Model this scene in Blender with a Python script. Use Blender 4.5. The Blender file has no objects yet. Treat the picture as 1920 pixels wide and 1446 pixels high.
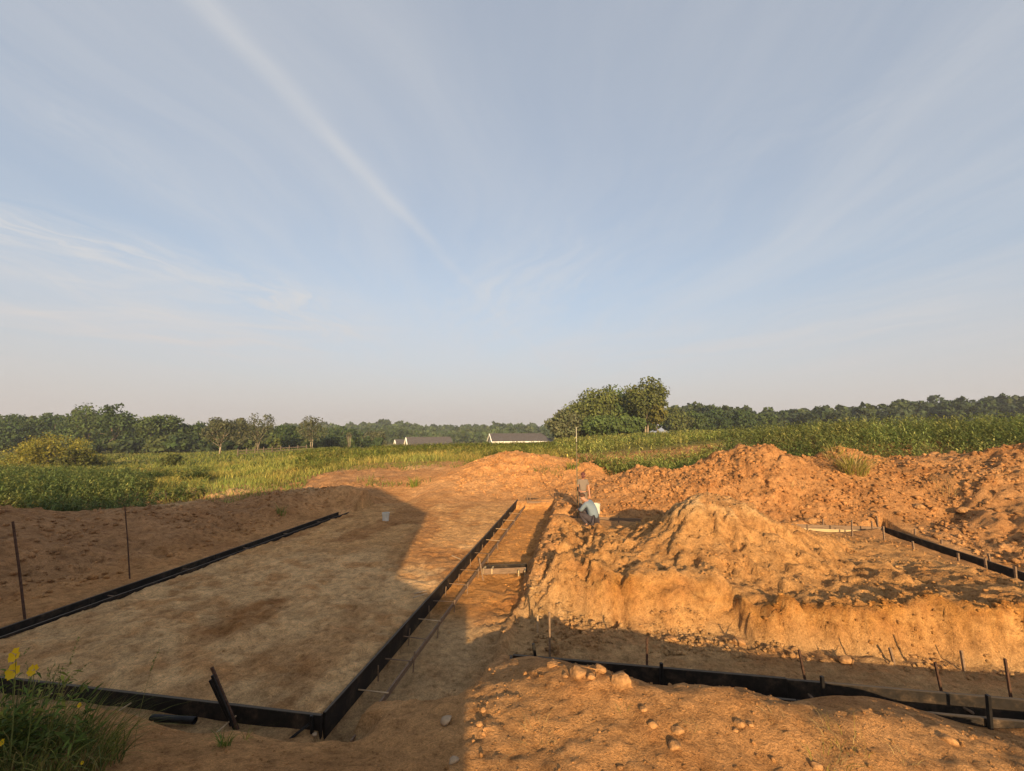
import bpy, bmesh, math, random
import numpy as np
from mathutils import Vector, Matrix
R_ = math.radians
sc = bpy.context.scene
COL = sc.collection

# ------------------------------------------------------------------ camera
CAM_H = 3.0            # eye height above the top edge of the form boards (z = 0)
FPX = 800.0            # focal length in photograph pixels (1920 wide)
PITCH = math.atan(80 / 800)
YAW = R_(9.3)          # the slab runs along +Y; the camera looks a little to its left
cam = bpy.data.cameras.new("camera"); camo = bpy.data.objects.new("camera", cam); COL.objects.link(camo)
cam.sensor_width = 36.0; cam.lens = 36.0 * FPX / 1920.0
cam.clip_start = 0.05; cam.clip_end = 4000
camo.location = (0, 0, CAM_H); camo.rotation_euler = (math.pi / 2 + PITCH, 0, YAW)
sc.camera = camo

# ------------------------------------------------------------------ sky, sun, exposure
SUN_EL = R_(14.5); SUN_TH = R_(15.0)
LH = np.array([-math.sin(SUN_TH), math.cos(SUN_TH)])      # horizontal travel of the light
NH = np.array([math.cos(SUN_TH), math.sin(SUN_TH)])       # to the right of it
sun = bpy.data.lights.new("sun", 'SUN'); suno = bpy.data.objects.new("sun", sun); COL.objects.link(suno)
sun.energy = 4.5; sun.angle = R_(0.53); sun.color = (1.0, 0.71, 0.38)
ldir = Vector((LH[0] * math.cos(SUN_EL), LH[1] * math.cos(SUN_EL), -math.sin(SUN_EL)))
suno.rotation_euler = ldir.to_track_quat('-Z', 'Y').to_euler()
sc.view_settings.view_transform = 'Standard'; sc.view_settings.look = 'None'
sc.view_settings.exposure = 1.05; sc.view_settings.gamma = 1.0; sc.view_settings.use_curve_mapping = False
sc.cycles.use_denoising = True
sc.cycles.max_bounces = 6; sc.cycles.diffuse_bounces = 3; sc.cycles.transparent_max_bounces = 6
sc.cycles.volume_bounces = 0

def cam_ray(px, py):
    x = (px - 960) / FPX; y = (723 - py) / FPX
    fw = math.cos(PITCH) - y * math.sin(PITCH); up = math.sin(PITCH) + y * math.cos(PITCH)
    return x / fw, up / fw           # lateral and rise per metre of forward distance
CT, ST = math.cos(YAW), math.sin(YAW)
def at(px, py, d):                    # a place seen at a photograph pixel, d metres ahead
    a, u = cam_ray(px, py); a *= d
    return np.array([a * CT - d * ST, a * ST + d * CT, CAM_H + u * d])
def on(px, py, z=0.0):                # a place seen at a photograph pixel, at height z
    a, u = cam_ray(px, py)
    return at(px, py, (z - CAM_H) / u)

def world_sky():
    w = bpy.data.worlds.new("World"); sc.world = w; w.use_nodes = True
    nt = w.node_tree; nt.nodes.clear(); N = nt.nodes.new; Lk = nt.links.new
    out = N('ShaderNodeOutputWorld'); bg = N('ShaderNodeBackground'); Lk(bg.outputs[0], out.inputs[0])
    sky = N('ShaderNodeTexSky'); sky.sky_type = 'NISHITA'; sky.sun_disc = False
    sky.sun_elevation = SUN_EL; sky.sun_rotation = R_(180) - SUN_TH
    sky.altitude = 200; sky.air_density = 1.0; sky.dust_density = 3.0; sky.ozone_density = 1.6
    bg.inputs[1].default_value = 0.104
    tc = N('ShaderNodeTexCoord'); sep = N('ShaderNodeSeparateXYZ'); Lk(tc.outputs['Generated'], sep.inputs[0])
    def M(op, a, b=None, c=None):
        n = N('ShaderNodeMath'); n.operation = op
        for i, v in enumerate((a, b, c)):
            if v is None: continue
            if isinstance(v, (int, float)): n.inputs[i].default_value = v
            else: Lk(v, n.inputs[i])
        return n.outputs[0]
    X, Y, Z = sep.outputs
    zc = M('MAXIMUM', Z, 0.03)
    u = M('DIVIDE', X, zc); v = M('DIVIDE', Y, zc)
    def sstep(val, lo, hi):
        n = N('ShaderNodeMapRange'); n.interpolation_type = 'SMOOTHSTEP'
        Lk(val, n.inputs[0]); n.inputs[1].default_value = lo; n.inputs[2].default_value = hi
        return n.outputs[0]
    def rot(ang):                     # coordinates along and across a heading
        c, s = math.cos(ang), math.sin(ang)
        al = M('ADD', M('MULTIPLY', u, c), M('MULTIPLY', v, s))
        ac = M('ADD', M('MULTIPLY', u, -s), M('MULTIPLY', v, c))
        return al, ac
    def noise(a, b, sa, sb, det, off, rough=0.55):
        cx = N('ShaderNodeCombineXYZ'); Lk(M('MULTIPLY', a, sa), cx.inputs[0]); Lk(M('MULTIPLY', b, sb), cx.inputs[1]); cx.inputs[2].default_value = off
        n = N('ShaderNodeTexNoise'); n.inputs['Scale'].default_value = 1; n.inputs['Detail'].default_value = det
        n.inputs['Roughness'].default_value = rough; Lk(cx.outputs[0], n.inputs['Vector'])
        return n.outputs[0]
    # thin high cirrus: streaks combed along one heading, broken up by a wide soft noise
    def plane(px, py):
        a, up = cam_ray(px, py); p = np.array([a * CT - ST, a * ST + CT]); return p / up
    A = plane(375, 0); B = plane(885, 535)
    ang = math.atan2(B[1] - A[1], B[0] - A[0])
    al, ac = rot(ang)
    c0 = -math.sin(ang) * A[0] + math.cos(ang) * A[1]
    wob = noise(al, ac, 0.9, 0.9, 3, 1.7)
    dist = M('ABSOLUTE', M('ADD', M('SUBTRACT', ac, c0), M('MULTIPLY', M('SUBTRACT', wob, 0.5), 0.16)))
    trail = M('SUBTRACT', 1.0, sstep(dist, 0.0, 0.07))
    brk = sstep(noise(al, ac, 1.3, 6.0, 5, 4.2), 0.3, 0.75)
    tt = M('DIVIDE', M('SUBTRACT', al, math.cos(ang) * A[0] + math.sin(ang) * A[1]), float(np.hypot(*(B - A))))
    fadeb = M('SUBTRACT', 1.0, M('MULTIPLY', sstep(tt, .1, 1.3), .7))
    brk = M('ADD', M('MULTIPLY', brk, .6), .4)
    trail = M('MULTIPLY', M('MULTIPLY', M('MULTIPLY', trail, brk), fadeb), 0.46)
    def band(x0, y0, x1, y1, wpx, amp, off, comb_s=7.0):
        A, B = plane(x0, y0), plane(x1, y1); a_ = math.atan2(B[1] - A[1], B[0] - A[0]); l, c_ = rot(a_); Ln = float(np.hypot(*(B - A)))
        mx, my = (x0 + x1) / 2, (y0 + y1) / 2; wd = float(np.hypot(*(plane(mx, my + wpx) - plane(mx, my - wpx)))) / 2
        l0 = math.cos(a_) * A[0] + math.sin(a_) * A[1]; k0 = -math.sin(a_) * A[0] + math.cos(a_) * A[1]
        t_ = M('DIVIDE', M('SUBTRACT', l, l0), Ln); wv = M('MULTIPLY', M('SUBTRACT', noise(l, c_, 1.1 / wd * .5, 1.1 / wd * .5, 4, off), 0.5), wd * 1.5)
        q = M('ABSOLUTE', M('ADD', M('SUBTRACT', c_, k0), wv)); f = M('SUBTRACT', 1.0, sstep(q, 0.0, wd * 1.2))
        ends = M('MULTIPLY', sstep(t_, -.25, .35), M('SUBTRACT', 1.0, sstep(t_, .6, 1.25)))
        st = sstep(noise(l, M('ADD', c_, M('MULTIPLY', wv, 1.2)), .7 / wd, 4.5 / wd, 8, off + 3, .66), .36, .72)
        return M('MULTIPLY', M('MULTIPLY', f, ends), M('MULTIPLY', st, amp))
    streaks = [band(-200, 360, 330, 520, 60, .9, 11.0), band(-200, 560, 660, 650, 70, 1.0, 12.0), band(400, 500, 660, 640, 30, .9, 13.0), band(860, 640, 1130, 430, 75, .55, 14.0),
               band(1080, 680, 2000, 560, 60, .6, 15.0), band(1250, 330, 1950, 60, 90, .12, 16.0), band(-100, 60, 420, 420, 60, .16, 17.0)]
    al2, ac2 = rot(R_(100))
    warp = M('MULTIPLY', M('SUBTRACT', noise(al2, ac2, 0.25, 0.25, 3, 9.1), 0.5), 2.4)
    comb = sstep(noise(al2, M('ADD', ac2, warp), 0.22, 1.5, 9, 2.3, 0.68), 0.42, 0.78)
    wide = sstep(noise(al2, ac2, 0.30, 0.42, 4, 3.9), 0.42, 0.66)
    cir = M('MULTIPLY', M('MULTIPLY', comb, wide), 0.75)
    veil = M('MULTIPLY', sstep(noise(al2, M('ADD', ac2, warp), 0.22, 1.1, 8, 7.7, .62), 0.34, 0.74), 0.34)
    cov = M('ADD', M('ADD', M('MULTIPLY', trail, .95), M('MULTIPLY', cir, .7)), veil)
    for b_ in streaks: cov = M('ADD', cov, M('MULTIPLY', b_, .78))
    cov = M('MINIMUM', cov, 0.9)
    lowfade = sstep(Z, 0.02, 0.16)
    cov = M('MULTIPLY', cov, lowfade)
    mix = N('ShaderNodeMix'); mix.data_type = 'RGBA'
    mist = N('ShaderNodeMix'); mist.data_type = 'RGBA'; mist.inputs[0].default_value = 0.58     # even thin summer veil
    Lk(sky.outputs[0], mist.inputs[6]); mist.inputs[7].default_value = (2.55, 2.70, 2.92, 1)
    Lk(cov, mix.inputs[0]); Lk(mist.outputs[2], mix.inputs[6]); mix.inputs[7].default_value = (3.25, 3.22, 3.22, 1)
    # moist summer air low over the horizon
    hz = M('MULTIPLY', M('SUBTRACT', 1.0, sstep(Z, -0.02, 0.34)), 0.80)
    mix2 = N('ShaderNodeMix'); mix2.data_type = 'RGBA'
    Lk(hz, mix2.inputs[0]); Lk(mix.outputs[2], mix2.inputs[6]); mix2.inputs[7].default_value = (3.02, 2.66, 2.52, 1)
    Lk(mix2.outputs[2], bg.inputs[0])
world_sky()

# ------------------------------------------------------------------ numpy noise
def _hash(ix, iy, seed):
    h = (ix.astype(np.int64) * 374761393 + iy.astype(np.int64) * 668265263 + seed * 1442695041) & 0x7fffffff
    h = ((h ^ (h >> 13)) * 1274126177) & 0x7fffffff
    h = ((h ^ (h >> 15)) * 2246822519) & 0x7fffffff
    return ((h ^ (h >> 16)) & 0xffffff) / float(0x1000000)
def vnoise(x, y, seed=0):
    ix = np.floor(x); iy = np.floor(y); fx = x - ix; fy = y - iy
    fx = fx * fx * fx * (fx * (fx * 6 - 15) + 10); fy = fy * fy * fy * (fy * (fy * 6 - 15) + 10)
    a = _hash(ix, iy, seed); b = _hash(ix + 1, iy, seed); c = _hash(ix, iy + 1, seed); d = _hash(ix + 1, iy + 1, seed)
    return (a + (b - a) * fx) * (1 - fy) + (c + (d - c) * fx) * fy
def fbm(x, y, scale, octv=4, seed=0, gain=0.5):
    s = 0; a = 1; t = 0; fx, fy = x / scale, y / scale
    for k in range(octv):
        s = s + a * (vnoise(fx, fy, seed + k * 17) * 2 - 1); t += a; a *= gain
        fx, fy = fx * 1.93 * 0.94 - fy * 1.93 * 0.34 + 5.3, fx * 1.93 * 0.34 + fy * 1.93 * 0.94 + 2.1
    return s / t
def lumps(x, y, cell, seed=0, fill=0.6):
    """rounded clods, one per jittered cell; 0 between them, up to 1 on top"""
    gx = np.floor(x / cell); gy = np.floor(y / cell); best = np.zeros_like(x)
    for dx in (-1, 0, 1):
        for dy in (-1, 0, 1):
            cx, cy = gx + dx, gy + dy
            px = (cx + 0.15 + 0.7 * _hash(cx, cy, seed)) * cell; py = (cy + 0.15 + 0.7 * _hash(cx, cy, seed + 1)) * cell
            r = _hash(cx, cy, seed + 2); r = np.where(r < fill, (0.22 + 0.5 * r / fill) * cell, 0.001)
            asp = 0.75 + 0.5 * _hash(cx, cy, seed + 3)
            q = ((x - px) ** 2 * asp + (y - py) ** 2 / asp) / r ** 2
            best = np.maximum(best, np.sqrt(np.clip(1 - q, 0, 1)) * r / (0.72 * cell))
    return best
def facets(x, y, cell, seed=0, tilt=.9):
    """broken blocks: every jittered cell has its own height and tilt, with sharp joints between"""
    wx = x + .35 * cell * (vnoise(x / cell * 1.7, y / cell * 1.7, seed + 5) - .5); wy = y + .35 * cell * (vnoise(x / cell * 1.7 + 9, y / cell * 1.7, seed + 6) - .5)
    gx = np.floor(wx / cell); gy = np.floor(wy / cell); bd = np.full(x.shape, 1e9); out = np.zeros_like(x)
    for dx in (-1, 0, 1):
        for dy in (-1, 0, 1):
            cx, cy = gx + dx, gy + dy
            ox = wx / cell - (cx + .1 + .8 * _hash(cx, cy, seed)); oy = wy / cell - (cy + .1 + .8 * _hash(cx, cy, seed + 1)); d = ox * ox + oy * oy
            h = _hash(cx, cy, seed + 2) - .5 + tilt * ((_hash(cx, cy, seed + 3) - .5) * ox + (_hash(cx, cy, seed + 4) - .5) * oy) * 2 - .55 * d
            m = d < bd; bd = np.where(m, d, bd); out = np.where(m, h, out)
    return out
def ss(v, lo, hi):
    t = np.clip((v - lo) / (hi - lo), 0, 1); return t * t * (3 - 2 * t)
def lerp(a, b, t): return a + (b - a) * t
class TPS:
    def __init__(s, pts, reg=0.02):
        p = np.array(pts, float); s.c = p[:, :2]; n = len(p)
        K = s.k(s.c, s.c) + reg * np.eye(n); P = np.c_[np.ones(n), s.c]
        A = np.zeros((n + 3, n + 3)); A[:n, :n] = K; A[:n, n:] = P; A[n:, :n] = P.T
        s.w = np.linalg.solve(A, np.r_[p[:, 2], 0, 0, 0])
    def k(s, a, b):
        r2 = ((a[:, None, :] - b[None]) ** 2).sum(-1); return 0.5 * r2 * np.log(r2 + 1e-9)
    def __call__(s, x, y):
        q = np.c_[np.ravel(x), np.ravel(y)]; o = np.empty(len(q))
        for i in range(0, len(q), 40000):
            qq = q[i:i + 40000]; o[i:i + 40000] = s.k(qq, s.c) @ s.w[:-3] + s.w[-3] + qq @ s.w[-2:]
        return o.reshape(np.shape(x))

# ------------------------------------------------------------------ the lie of the land
SX0, SX1, SY0, SY1 = -8.34, -2.77, 4.45, 18.0      # left slab, inside its forms
FX0, FX1, FY0, FY1 = -0.98, 8.50, 5.95, 14.47      # right footing
macro_pts = []
def A_(px, py, d): macro_pts.append(tuple(at(px, py, d)))
def W_(x, y, z): macro_pts.append((x, y, z))
# near bank under the viewer
for x in (-14, -7, 0, 7, 14):
    for y in (-14, -5, 0): W_(x, y, .25)
W_(-3, 1.5, .3); W_(3, 1.5, .22); W_(-7, 2.0, .35); W_(7, 2.5, .2); W_(0, 2.0, .24)
for t in ((100, 1446, 3.5), (300, 1446, 3.5), (600, 1446, 3.45), (900, 1446, 3.6), (1200, 1446, 3.62), (1500, 1446, 3.66), (1900, 1446, 3.7),
          (1040, 1241, 4.9), (1130, 1245, 4.8), (1250, 1284, 4.5), (1330, 1272, 4.55), (1400, 1290, 4.4), (1480, 1314, 4.3), (1600, 1325, 4.3),
          (1690, 1334, 4.35), (1800, 1368, 4.2), (1920, 1385, 4.15), (960, 1263, 4.9), (870, 1292, 4.75), (760, 1322, 4.7),
          (670, 1352, 4.6), (520, 1366, 4.55), (430, 1367, 4.5), (300, 1357, 4.5), (150, 1335, 4.45), (0, 1320, 4.3), (1000, 1340, 4.2), (1100, 1320, 4.28), (1400, 1360, 4.05), (1700, 1400, 3.9), (700, 1400, 4.1)):
    A_(*t)
for x in (-8, -6, -4, -3): W_(x, 4.15, -0.12)
for x in (0.5, 2, 4, 6, 8, 10): W_(x, 5.45, -0.1)
# pad, trench
for x in (-8.3, -5.5, -2.8):
    for y in (5, 9, 13, 16.5): W_(x, y, -0.05)
for y in (6, 9, 12, 15): W_(-1.8, y, -0.2)
for x in (-0.5, 2, 5, 8):
    for y in (6.5, 9, 12, 14.5): W_(x, y, 0.02)
for y in (6, 8, 10, 12): W_(9.3, y, 0.0)
W_(11.5, 7.5, 0.3); W_(11, 11, 0.35); W_(12.5, 5, 0.4); W_(10.2, 14.6, 0.25)
# left berm: foot, crest, back
def crest(L, drop, back, down):
    """crest points, set down a little for the roughness added later, and the slope behind them"""
    for t in L:
        p = at(*t); macro_pts.append((p[0], p[1], p[2] - drop)); q = at(t[0], 800, t[2] + back); macro_pts.append((q[0], q[1], p[2] - drop - down))
crest(((0, 942, 10.8), (60, 944, 11), (110, 955, 11), (165, 956, 11.3), (200, 950, 11.6), (240, 941, 12), (300, 944, 12.6), (340, 940, 13), (392, 930, 13.6), (440, 946, 14),
       (480, 925, 15), (520, 911, 15.6), (565, 917, 15.8), (610, 912, 16.5), (655, 903, 17), (700, 910, 17), (745, 930, 17)), .14, 1.9, .55)
for y, x in ((4.5, -9.4), (7, -9.5), (10, -9.5), (13, -9.4), (15, -8.9)): W_(x, y, 0.05)
W_(-10.6, 6, 0.45); W_(-10.8, 9, 0.45); W_(-10.5, 12, 0.4)
A_(0, 935, 16.5); A_(150, 950, 17); A_(300, 955, 18); A_(450, 938, 20); A_(590, 917, 22); A_(650, 906, 23)
# middle ground and centre mound
for t in ((800, 930, 18.6), (880, 935, 18.6), (960, 932, 19), (1030, 930, 18.7), (860, 886, 22), (900, 868, 23), (940, 854, 24), (965, 849, 24.2), (1000, 852, 24.2), (1045, 872, 23.5), (1020, 905, 20.5),
          (940, 890, 21.5), (780, 905, 22), (720, 898, 24), (830, 884, 26), (760, 885, 27), (650, 880, 29), (600, 890, 27), (700, 866, 34), (820, 862, 34), (900, 858, 33), (620, 858, 40),
          (760, 850, 42), (900, 846, 42), (1000, 850, 34), (1080, 866, 26.5), (1120, 876, 23), (1080, 850, 34), (450, 900, 30), (350, 915, 26), (480, 868, 46)):
    A_(*t)
# right mounds
crest(((1150, 884, 21), (1200, 870, 20.5), (1270, 874, 19), (1300, 862, 18.3), (1350, 840, 17.6), (1400, 832, 17.2), (1440, 829, 17), (1470, 838, 16.8), (1490, 848, 16.8), (1530, 850, 17),
       (1568, 829, 17), (1610, 836, 16.6), (1650, 852, 16.2), (1700, 846, 16.2), (1780, 842, 15.8), (1850, 834, 15.4), (1920, 826, 15), (2050, 815, 14.5)), .20, 1.8, .55)
for t in ((1075, 930, 17.5), (1100, 900, 20),
          (1150, 940, 15.8), (1250, 930, 15.6), (1400, 905, 15.4), (1550, 905, 15), (1650, 925, 14), (1750, 900, 14), (1850, 900, 13), (1920, 905, 12.5), (1700, 970, 13), (1800, 990, 12), (1900, 1000, 11.2),
          (1240, 895, 17.3), (1350, 880, 16.6), (1560, 870, 16), (1740, 880, 14.6), (1860, 865, 14.2)):
    A_(*t)
for x in (0, 2, 4, 6, 8): W_(x, 15.0, 0.1)
# land beyond
for t in ((1100, 846, 40), (1200, 838, 40), (1300, 838, 30), (1450, 845, 24), (1600, 843, 22), (1750, 848, 20), (1920, 845, 19), (1200, 822, 70), (1400, 818, 70), (1600, 818, 60), (1900, 818, 50),
          (1200, 816, 95), (1500, 810, 120), (1900, 806, 140), (1050, 832, 70), (950, 836, 70), (800, 838, 70), (650, 842, 70),
          (960, 840, 130), (800, 842, 140), (600, 842, 120), (0, 905, 30), (150, 905, 33), (300, 900, 36), (0, 880, 50), (100, 876, 58), (200, 872, 66), (330, 876, 55), (420, 860, 70),
          (250, 858, 90), (100, 858, 100), (0, 858, 100), (400, 852, 100), (500, 848, 100), (0, 848, 140), (250, 846, 140), (500, 842, 140),
          (800, 828, 350), (1000, 826, 350), (500, 826, 350), (200, 826, 300), (1400, 804, 300), (1900, 800, 300), (-400, 860, 80), (2400, 815, 60)):
    A_(*t)
for x, y, z in ((-800, -400, 0), (800, -400, 2), (-800, 800, -10), (0, 900, -12), (800, 800, 2), (-800, 300, -6), (800, 200, 4), (60, -30, 2), (-60, -30, 0)): W_(x, y, z)
macro = TPS(macro_pts, 0.03)
pile_pts = [tuple(at(t[0], t[1], t[2] * 1.075)) for t in (
    (1330, 931, 9.3), (1262, 948, 9.25), (1240, 968, 9.3), (1300, 945, 9.0), (1365, 940, 9.35), (1402, 950, 9.3), (1442, 968, 9.2), (1500, 1003, 9.0), (1560, 1047, 8.7), (1225, 990, 9.5), (1330, 960, 10.6), (1330, 1010, 8.5), (1400, 1030, 8.2),
    (1066, 1066, 7.45), (1130, 1075, 7.4), (1200, 1086, 7.35), (1290, 1078, 7.3), (1400, 1110, 7.05), (1560, 1108, 6.75), (1700, 1118, 6.45), (1900, 1142, 6.05),
    (1200, 1022, 8.6), (1090, 1030, 9.3), (1040, 1010, 11.5), (1130, 992, 11.5), (1180, 990, 12.2), (1060, 985, 13.2), (1000, 1100, 8.6), (1000, 1050, 9.9), (1010, 1010, 11.8),
    (1640, 1082, 8.0), (1700, 1066, 8.5), (1900, 1070, 8.2), (1600, 1014, 10.5), (1750, 1040, 9.8), (1560, 1003, 12), (1850, 1075, 9), (1480, 990, 12.5), (1420, 985, 12.5), (1300, 985, 12.5), (1640, 1005, 12), (2100, 1150, 6), (1000, 1190, 7.1))]
pile = TPS(pile_pts, 0.02)

def segs(*s):
    o = []
    for a, b, st in s: o += list(np.arange(a, b - 1e-6, st))
    o.append(s[-1][1]); return np.array(o)
GX = segs((-1500, -300, 60), (-300, -120, 9), (-120, -45, 2), (-45, -22, .4), (-22, -12, .15), (-12, -9, .065), (-9, 10.5, .051), (10.5, 20, .11), (20, 45, .4), (45, 120, 2), (120, 300, 9), (300, 1500, 60))
GY = segs((-600, -60, 60), (-60, -8, 4), (-8, 1.6, .3), (1.6, 2.4, .08), (2.4, 8.4, .035), (8.4, 12, .048), (12, 21, .078), (21, 32, .15), (32, 60, .5), (60, 160, 2.5), (160, 400, 10), (400, 1800, 60))
VX, VY = np.meshgrid(GX, GY)

def land(x, y):
    """height and soil colour of the ground"""
    z = macro(x, y)
    dist = np.hypot(x, y)
    n1 = fbm(x, y, 1.4, 3, 11); n2 = fbm(x, y, 0.42, 3, 23); n3 = fbm(x, y, 0.13, 2, 37)
    wv = fbm(x, y, 2.5, 3, 5)
    # amplitude of roughness
    near = 1 - ss(dist, 26, 40)
    slab = ss(x, SX0 - .0, SX0 + .02) * (1 - ss(x, SX1 - .02, SX1)) * ss(y, SY0 - .0, SY0 + .02) * (1 - ss(y, 15.8, 18.4))
    rub = np.maximum(ss(y, 14.6, 15.4) * ss(x, -1.6, -.2), ss(x, 9.0, 9.8) * ss(y, 5.5, 7)) * near    # rubble slopes on the right
    berm = (1 - ss(x, -10.4, -9.2)) * near * ss(y, 2, 4)
    bank = (1 - ss(y, 4.9, 5.7)) * near * ss(x, -3.5, -1.0)
    bankl = (1 - ss(y, 3.9, 4.2)) * near * (1 - ss(x, -3.5, -1.0))
    L1 = lumps(x + .1 * n2, y + .1 * n1, .62, 71, .45); L2 = lumps(x, y, .27, 81, .5); L3 = lumps(x, y, .15, 91, .5)
    cre = 1 - np.clip(np.abs(fbm(x + .3 * n1, y + .3 * n2, .75, 3, 171)) * 7, 0, 1); cre2 = 1 - np.clip(np.abs(fbm(x, y, .3, 2, 181)) * 5, 0, 1)
    fa = facets(x, y, .46, 401); fb = facets(x, y, .19, 411); fc = facets(x, y, .10, 421)
    rough = near * (0.05 * n1 + 0.025 * n2 + 0.006 * n3)
    wear = 0.35 + 0.65 * ss(fbm(x, y, 3.0, 2, 141), -.35, .35)
    z = z + rough * (0.9 - .75 * slab - .55 * np.clip(bank + bankl, 0, 1))
    z = z + rub * wear * (0.06 * L1 + 0.05 * L2 + .03 * L3 + .16 * n1 + .05 * n2 + .02 * n3 - .08 * cre + .09 * fa + .07 * fb + .03 * fc)
    z = z + berm * wear * (0.06 * L1 + 0.03 * L2 + .02 * L3 + .16 * n1 + .05 * n2 + .02 * n3 - .06 * cre + .08 * fa + .05 * fb + .02 * fc)
    z = z + (bank + bankl * .5) * (0.015 * L2 * wear + .012 * L3 + .025 * n2 + .014 * n3 + .012 * fb * wear + .014 * fc - .05)
    cm = np.exp(-(((x + 2.5) / 7) ** 2 + ((y - 23) / 4) ** 2))
    z = z + cm * near * (.10 * n1 + .05 * fb + .08 * fa + .06 * n2)
    # pad and its footing gaps
    zs = -0.045 + .022 * n2 + .03 * fbm(x + .5 * y, y * 1.6, .26, 3, 51) + .02 * n1 + .012 * n3
    pit = ss(fbm(x, y, .5, 2, 131), .05, .45)
    zs = zs + .022 * fb * (.4 + .6 * wear) + .010 * fc - .026 * pit * (1 - ss(y, 9, 13)) + .012 * L3
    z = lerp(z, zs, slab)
    e = .03
    gapL = ss(x, SX0 - .37, SX0 - .37 + e) * (1 - ss(x, SX0 - e, SX0)) * ss(y, 4.0, 4.05) * (1 - ss(y, 13.9, 14.9))
    z = lerp(z, -0.26 + .02 * n2, gapL)
    gapN = ss(y, 3.98, 4.22 + .06 * n1) * (1 - ss(y, SY0 - e, SY0)) * ss(x, -9, -8.78) * (1 - ss(x, -2.35, -2.0))
    z = lerp(z, -0.17 + .02 * n2, gapN)
    tedge = -1.16 + .14 * n1 + .12 * n2 + .05 * (y - 10) * .1
    tr = ss(x, SX1, SX1 + e) * (1 - ss(x, tedge - .16, tedge + .02)) * ss(y, 4.6 + .1 * n1, 5.3 + .2 * n1) * (1 - ss(y, 17.6, 18.1))
    tr = np.maximum(tr, ss(x, SX1, SX1 + e) * (1 - ss(x, -2.5, -2.3)) * ss(y, 4.2, 4.4) * (1 - ss(y, 17.6, 18.1)))
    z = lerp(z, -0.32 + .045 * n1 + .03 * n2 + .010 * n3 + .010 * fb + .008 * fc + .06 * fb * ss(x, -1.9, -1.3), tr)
    # strip behind the near right form, the form's gap, and the far and right gaps
    strip = ss(y, FY0 - .02, FY0 + .01) * (1 - ss(y, 8.3, 8.8)) * ss(x, tedge - .1, tedge + .1)
    z = lerp(z, -0.34 + .03 * n2 + .03 * n1 + .02 * L3 + .03 * fb + .015 * fc, strip * (1 - ss(x, 10.5, 12)))
    g2 = ss(y, FY0 - .37, FY0 - .33) * (1 - ss(y, FY0 - e, FY0)) * ss(x, FX0 - .02, FX0 + .02) * (1 - ss(x, 12, 12.5))
    z = lerp(z, -0.40 + .02 * n2, g2)
    # excavated heap standing inside the right footing
    zp = pile(x, y) + .10 * n1 + .05 * n2 + .022 * n3 + wear * (.02 * L2 + .02 * L3) + (.2 + .8 * wear) * (.05 * fa + .05 * fb + .036 * fc) - .10 * cre * ss(wv + n1, -.2, .5)
    hi = ss(zp, .75, 1.4)
    pk = at(1330, 931, 10.1); rx, ry = x - pk[0], y - pk[1]; rr_ = np.hypot(rx, ry); th = np.arctan2(ry, rx)
    gul = fbm(th * 2.2 + 20, rr_ * .55, .42, 4, 191); zp = zp + (.24 * gul - .10 * (1 - np.clip(np.abs(gul) * 5, 0, 1))) * ss(rr_, .15, .9) * (1 - ss(rr_, 3.2, 4.6))
    zp = zp + hi * (.10 * np.abs(fbm(x + .5 * y, y * .35, .55, 3, 61)) * 1.6 - .05)
    yf = 7.84 - .40 * ss(x, 2.45, 2.62) + .14 * n1 + .05 * n2 + .015 * fbm(x, y * .2, .16, 2, 63) + .05 * facets(x, y * .0 + 3.3, .7, 431) + .03 * fb + .10 * np.abs(fbm(x, y * .2, .5, 2, 65)) - .10 * ss(x, 4, 7) + .25 * (1 - ss(x, -.3, .25)) + .14 * np.exp(-((x - .62) / .1) ** 2) + .10 * np.exp(-((x - 3.9) / .15) ** 2)
    sl = ss(fbm(x, y * .1, 1.3, 2, 193), -.05, .35); fm = ss(y, yf - .10 - .12 * sl, yf + .16 + .05 * n2 + .32 * sl); fm = fm + .10 * np.sin(fm * 15 + 3 * n1) * fm * (1 - fm) * 3
    ledge = .10 * (1 - ss(y, yf - .42, yf - .05)) * 0
    talus = (1 - np.abs(np.clip((y - yf + .02) / .30, -1, 1))) * ss(fbm(x, y * .3, .8, 2, 67), -.3, .4) * .20
    lm = ss(x, tedge + .0, tedge + .75 + .25 * n1 + .9 * (1 - ss(y, 8.1, 8.9)))
    bk = 1 - ss(y, 13.3, 14.2); rt = 1 - ss(x, 7.6, 8.6) * ss(y, 8, 9.5)
    pm = fm * lm * bk * rt
    zb = z
    z = lerp(zb, np.maximum(zp, zb - .05), pm)
    z = z + talus * ss(x, .1, .8) * (1 - ss(x, 9, 10)) * (.5 + .8 * L2 + .5 * L3) * (1 - .7 * fm)
    rdg = ss(x, tedge - .05, tedge + .18) * (1 - ss(x, tedge + .5, tedge + 1.1)) * ss(y, 7.7, 8.4) * (1 - ss(y, 15, 16.5))
    z = z + rdg * (.26 + .16 * n1 + .08 * n2)
    z = z + ss(x, tedge, tedge + .2) * (1 - ss(x, .3, 1.2)) * ss(y, 7.5, 8.0) * bk * (.06 * L1 + .10 * fa + .09 * fb + .04 * fc + .05)
    g3 = ss(x, FX1, FX1 + e) * (1 - ss(x, FX1 + .38, FX1 + .44)) * ss(y, 6.5, 7) * (1 - ss(y, FY1 + .3, FY1 + .34))
    z = lerp(z, -.30 + .02 * n2, g3)
    g4 = ss(y, FY1, FY1 + e) * (1 - ss(y, FY1 + .32, FY1 + .36)) * ss(x, FX0 - .1, FX0) * (1 - ss(x, FX1 + .4, FX1 + .44))
    z = lerp(z, -.24 + .02 * n2, g4)
    # ---------------- soil colours (dry albedo)
    def c(*v): return np.array(v)[None, None, :] if z.ndim == 2 else np.array(v)[None, :]
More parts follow.
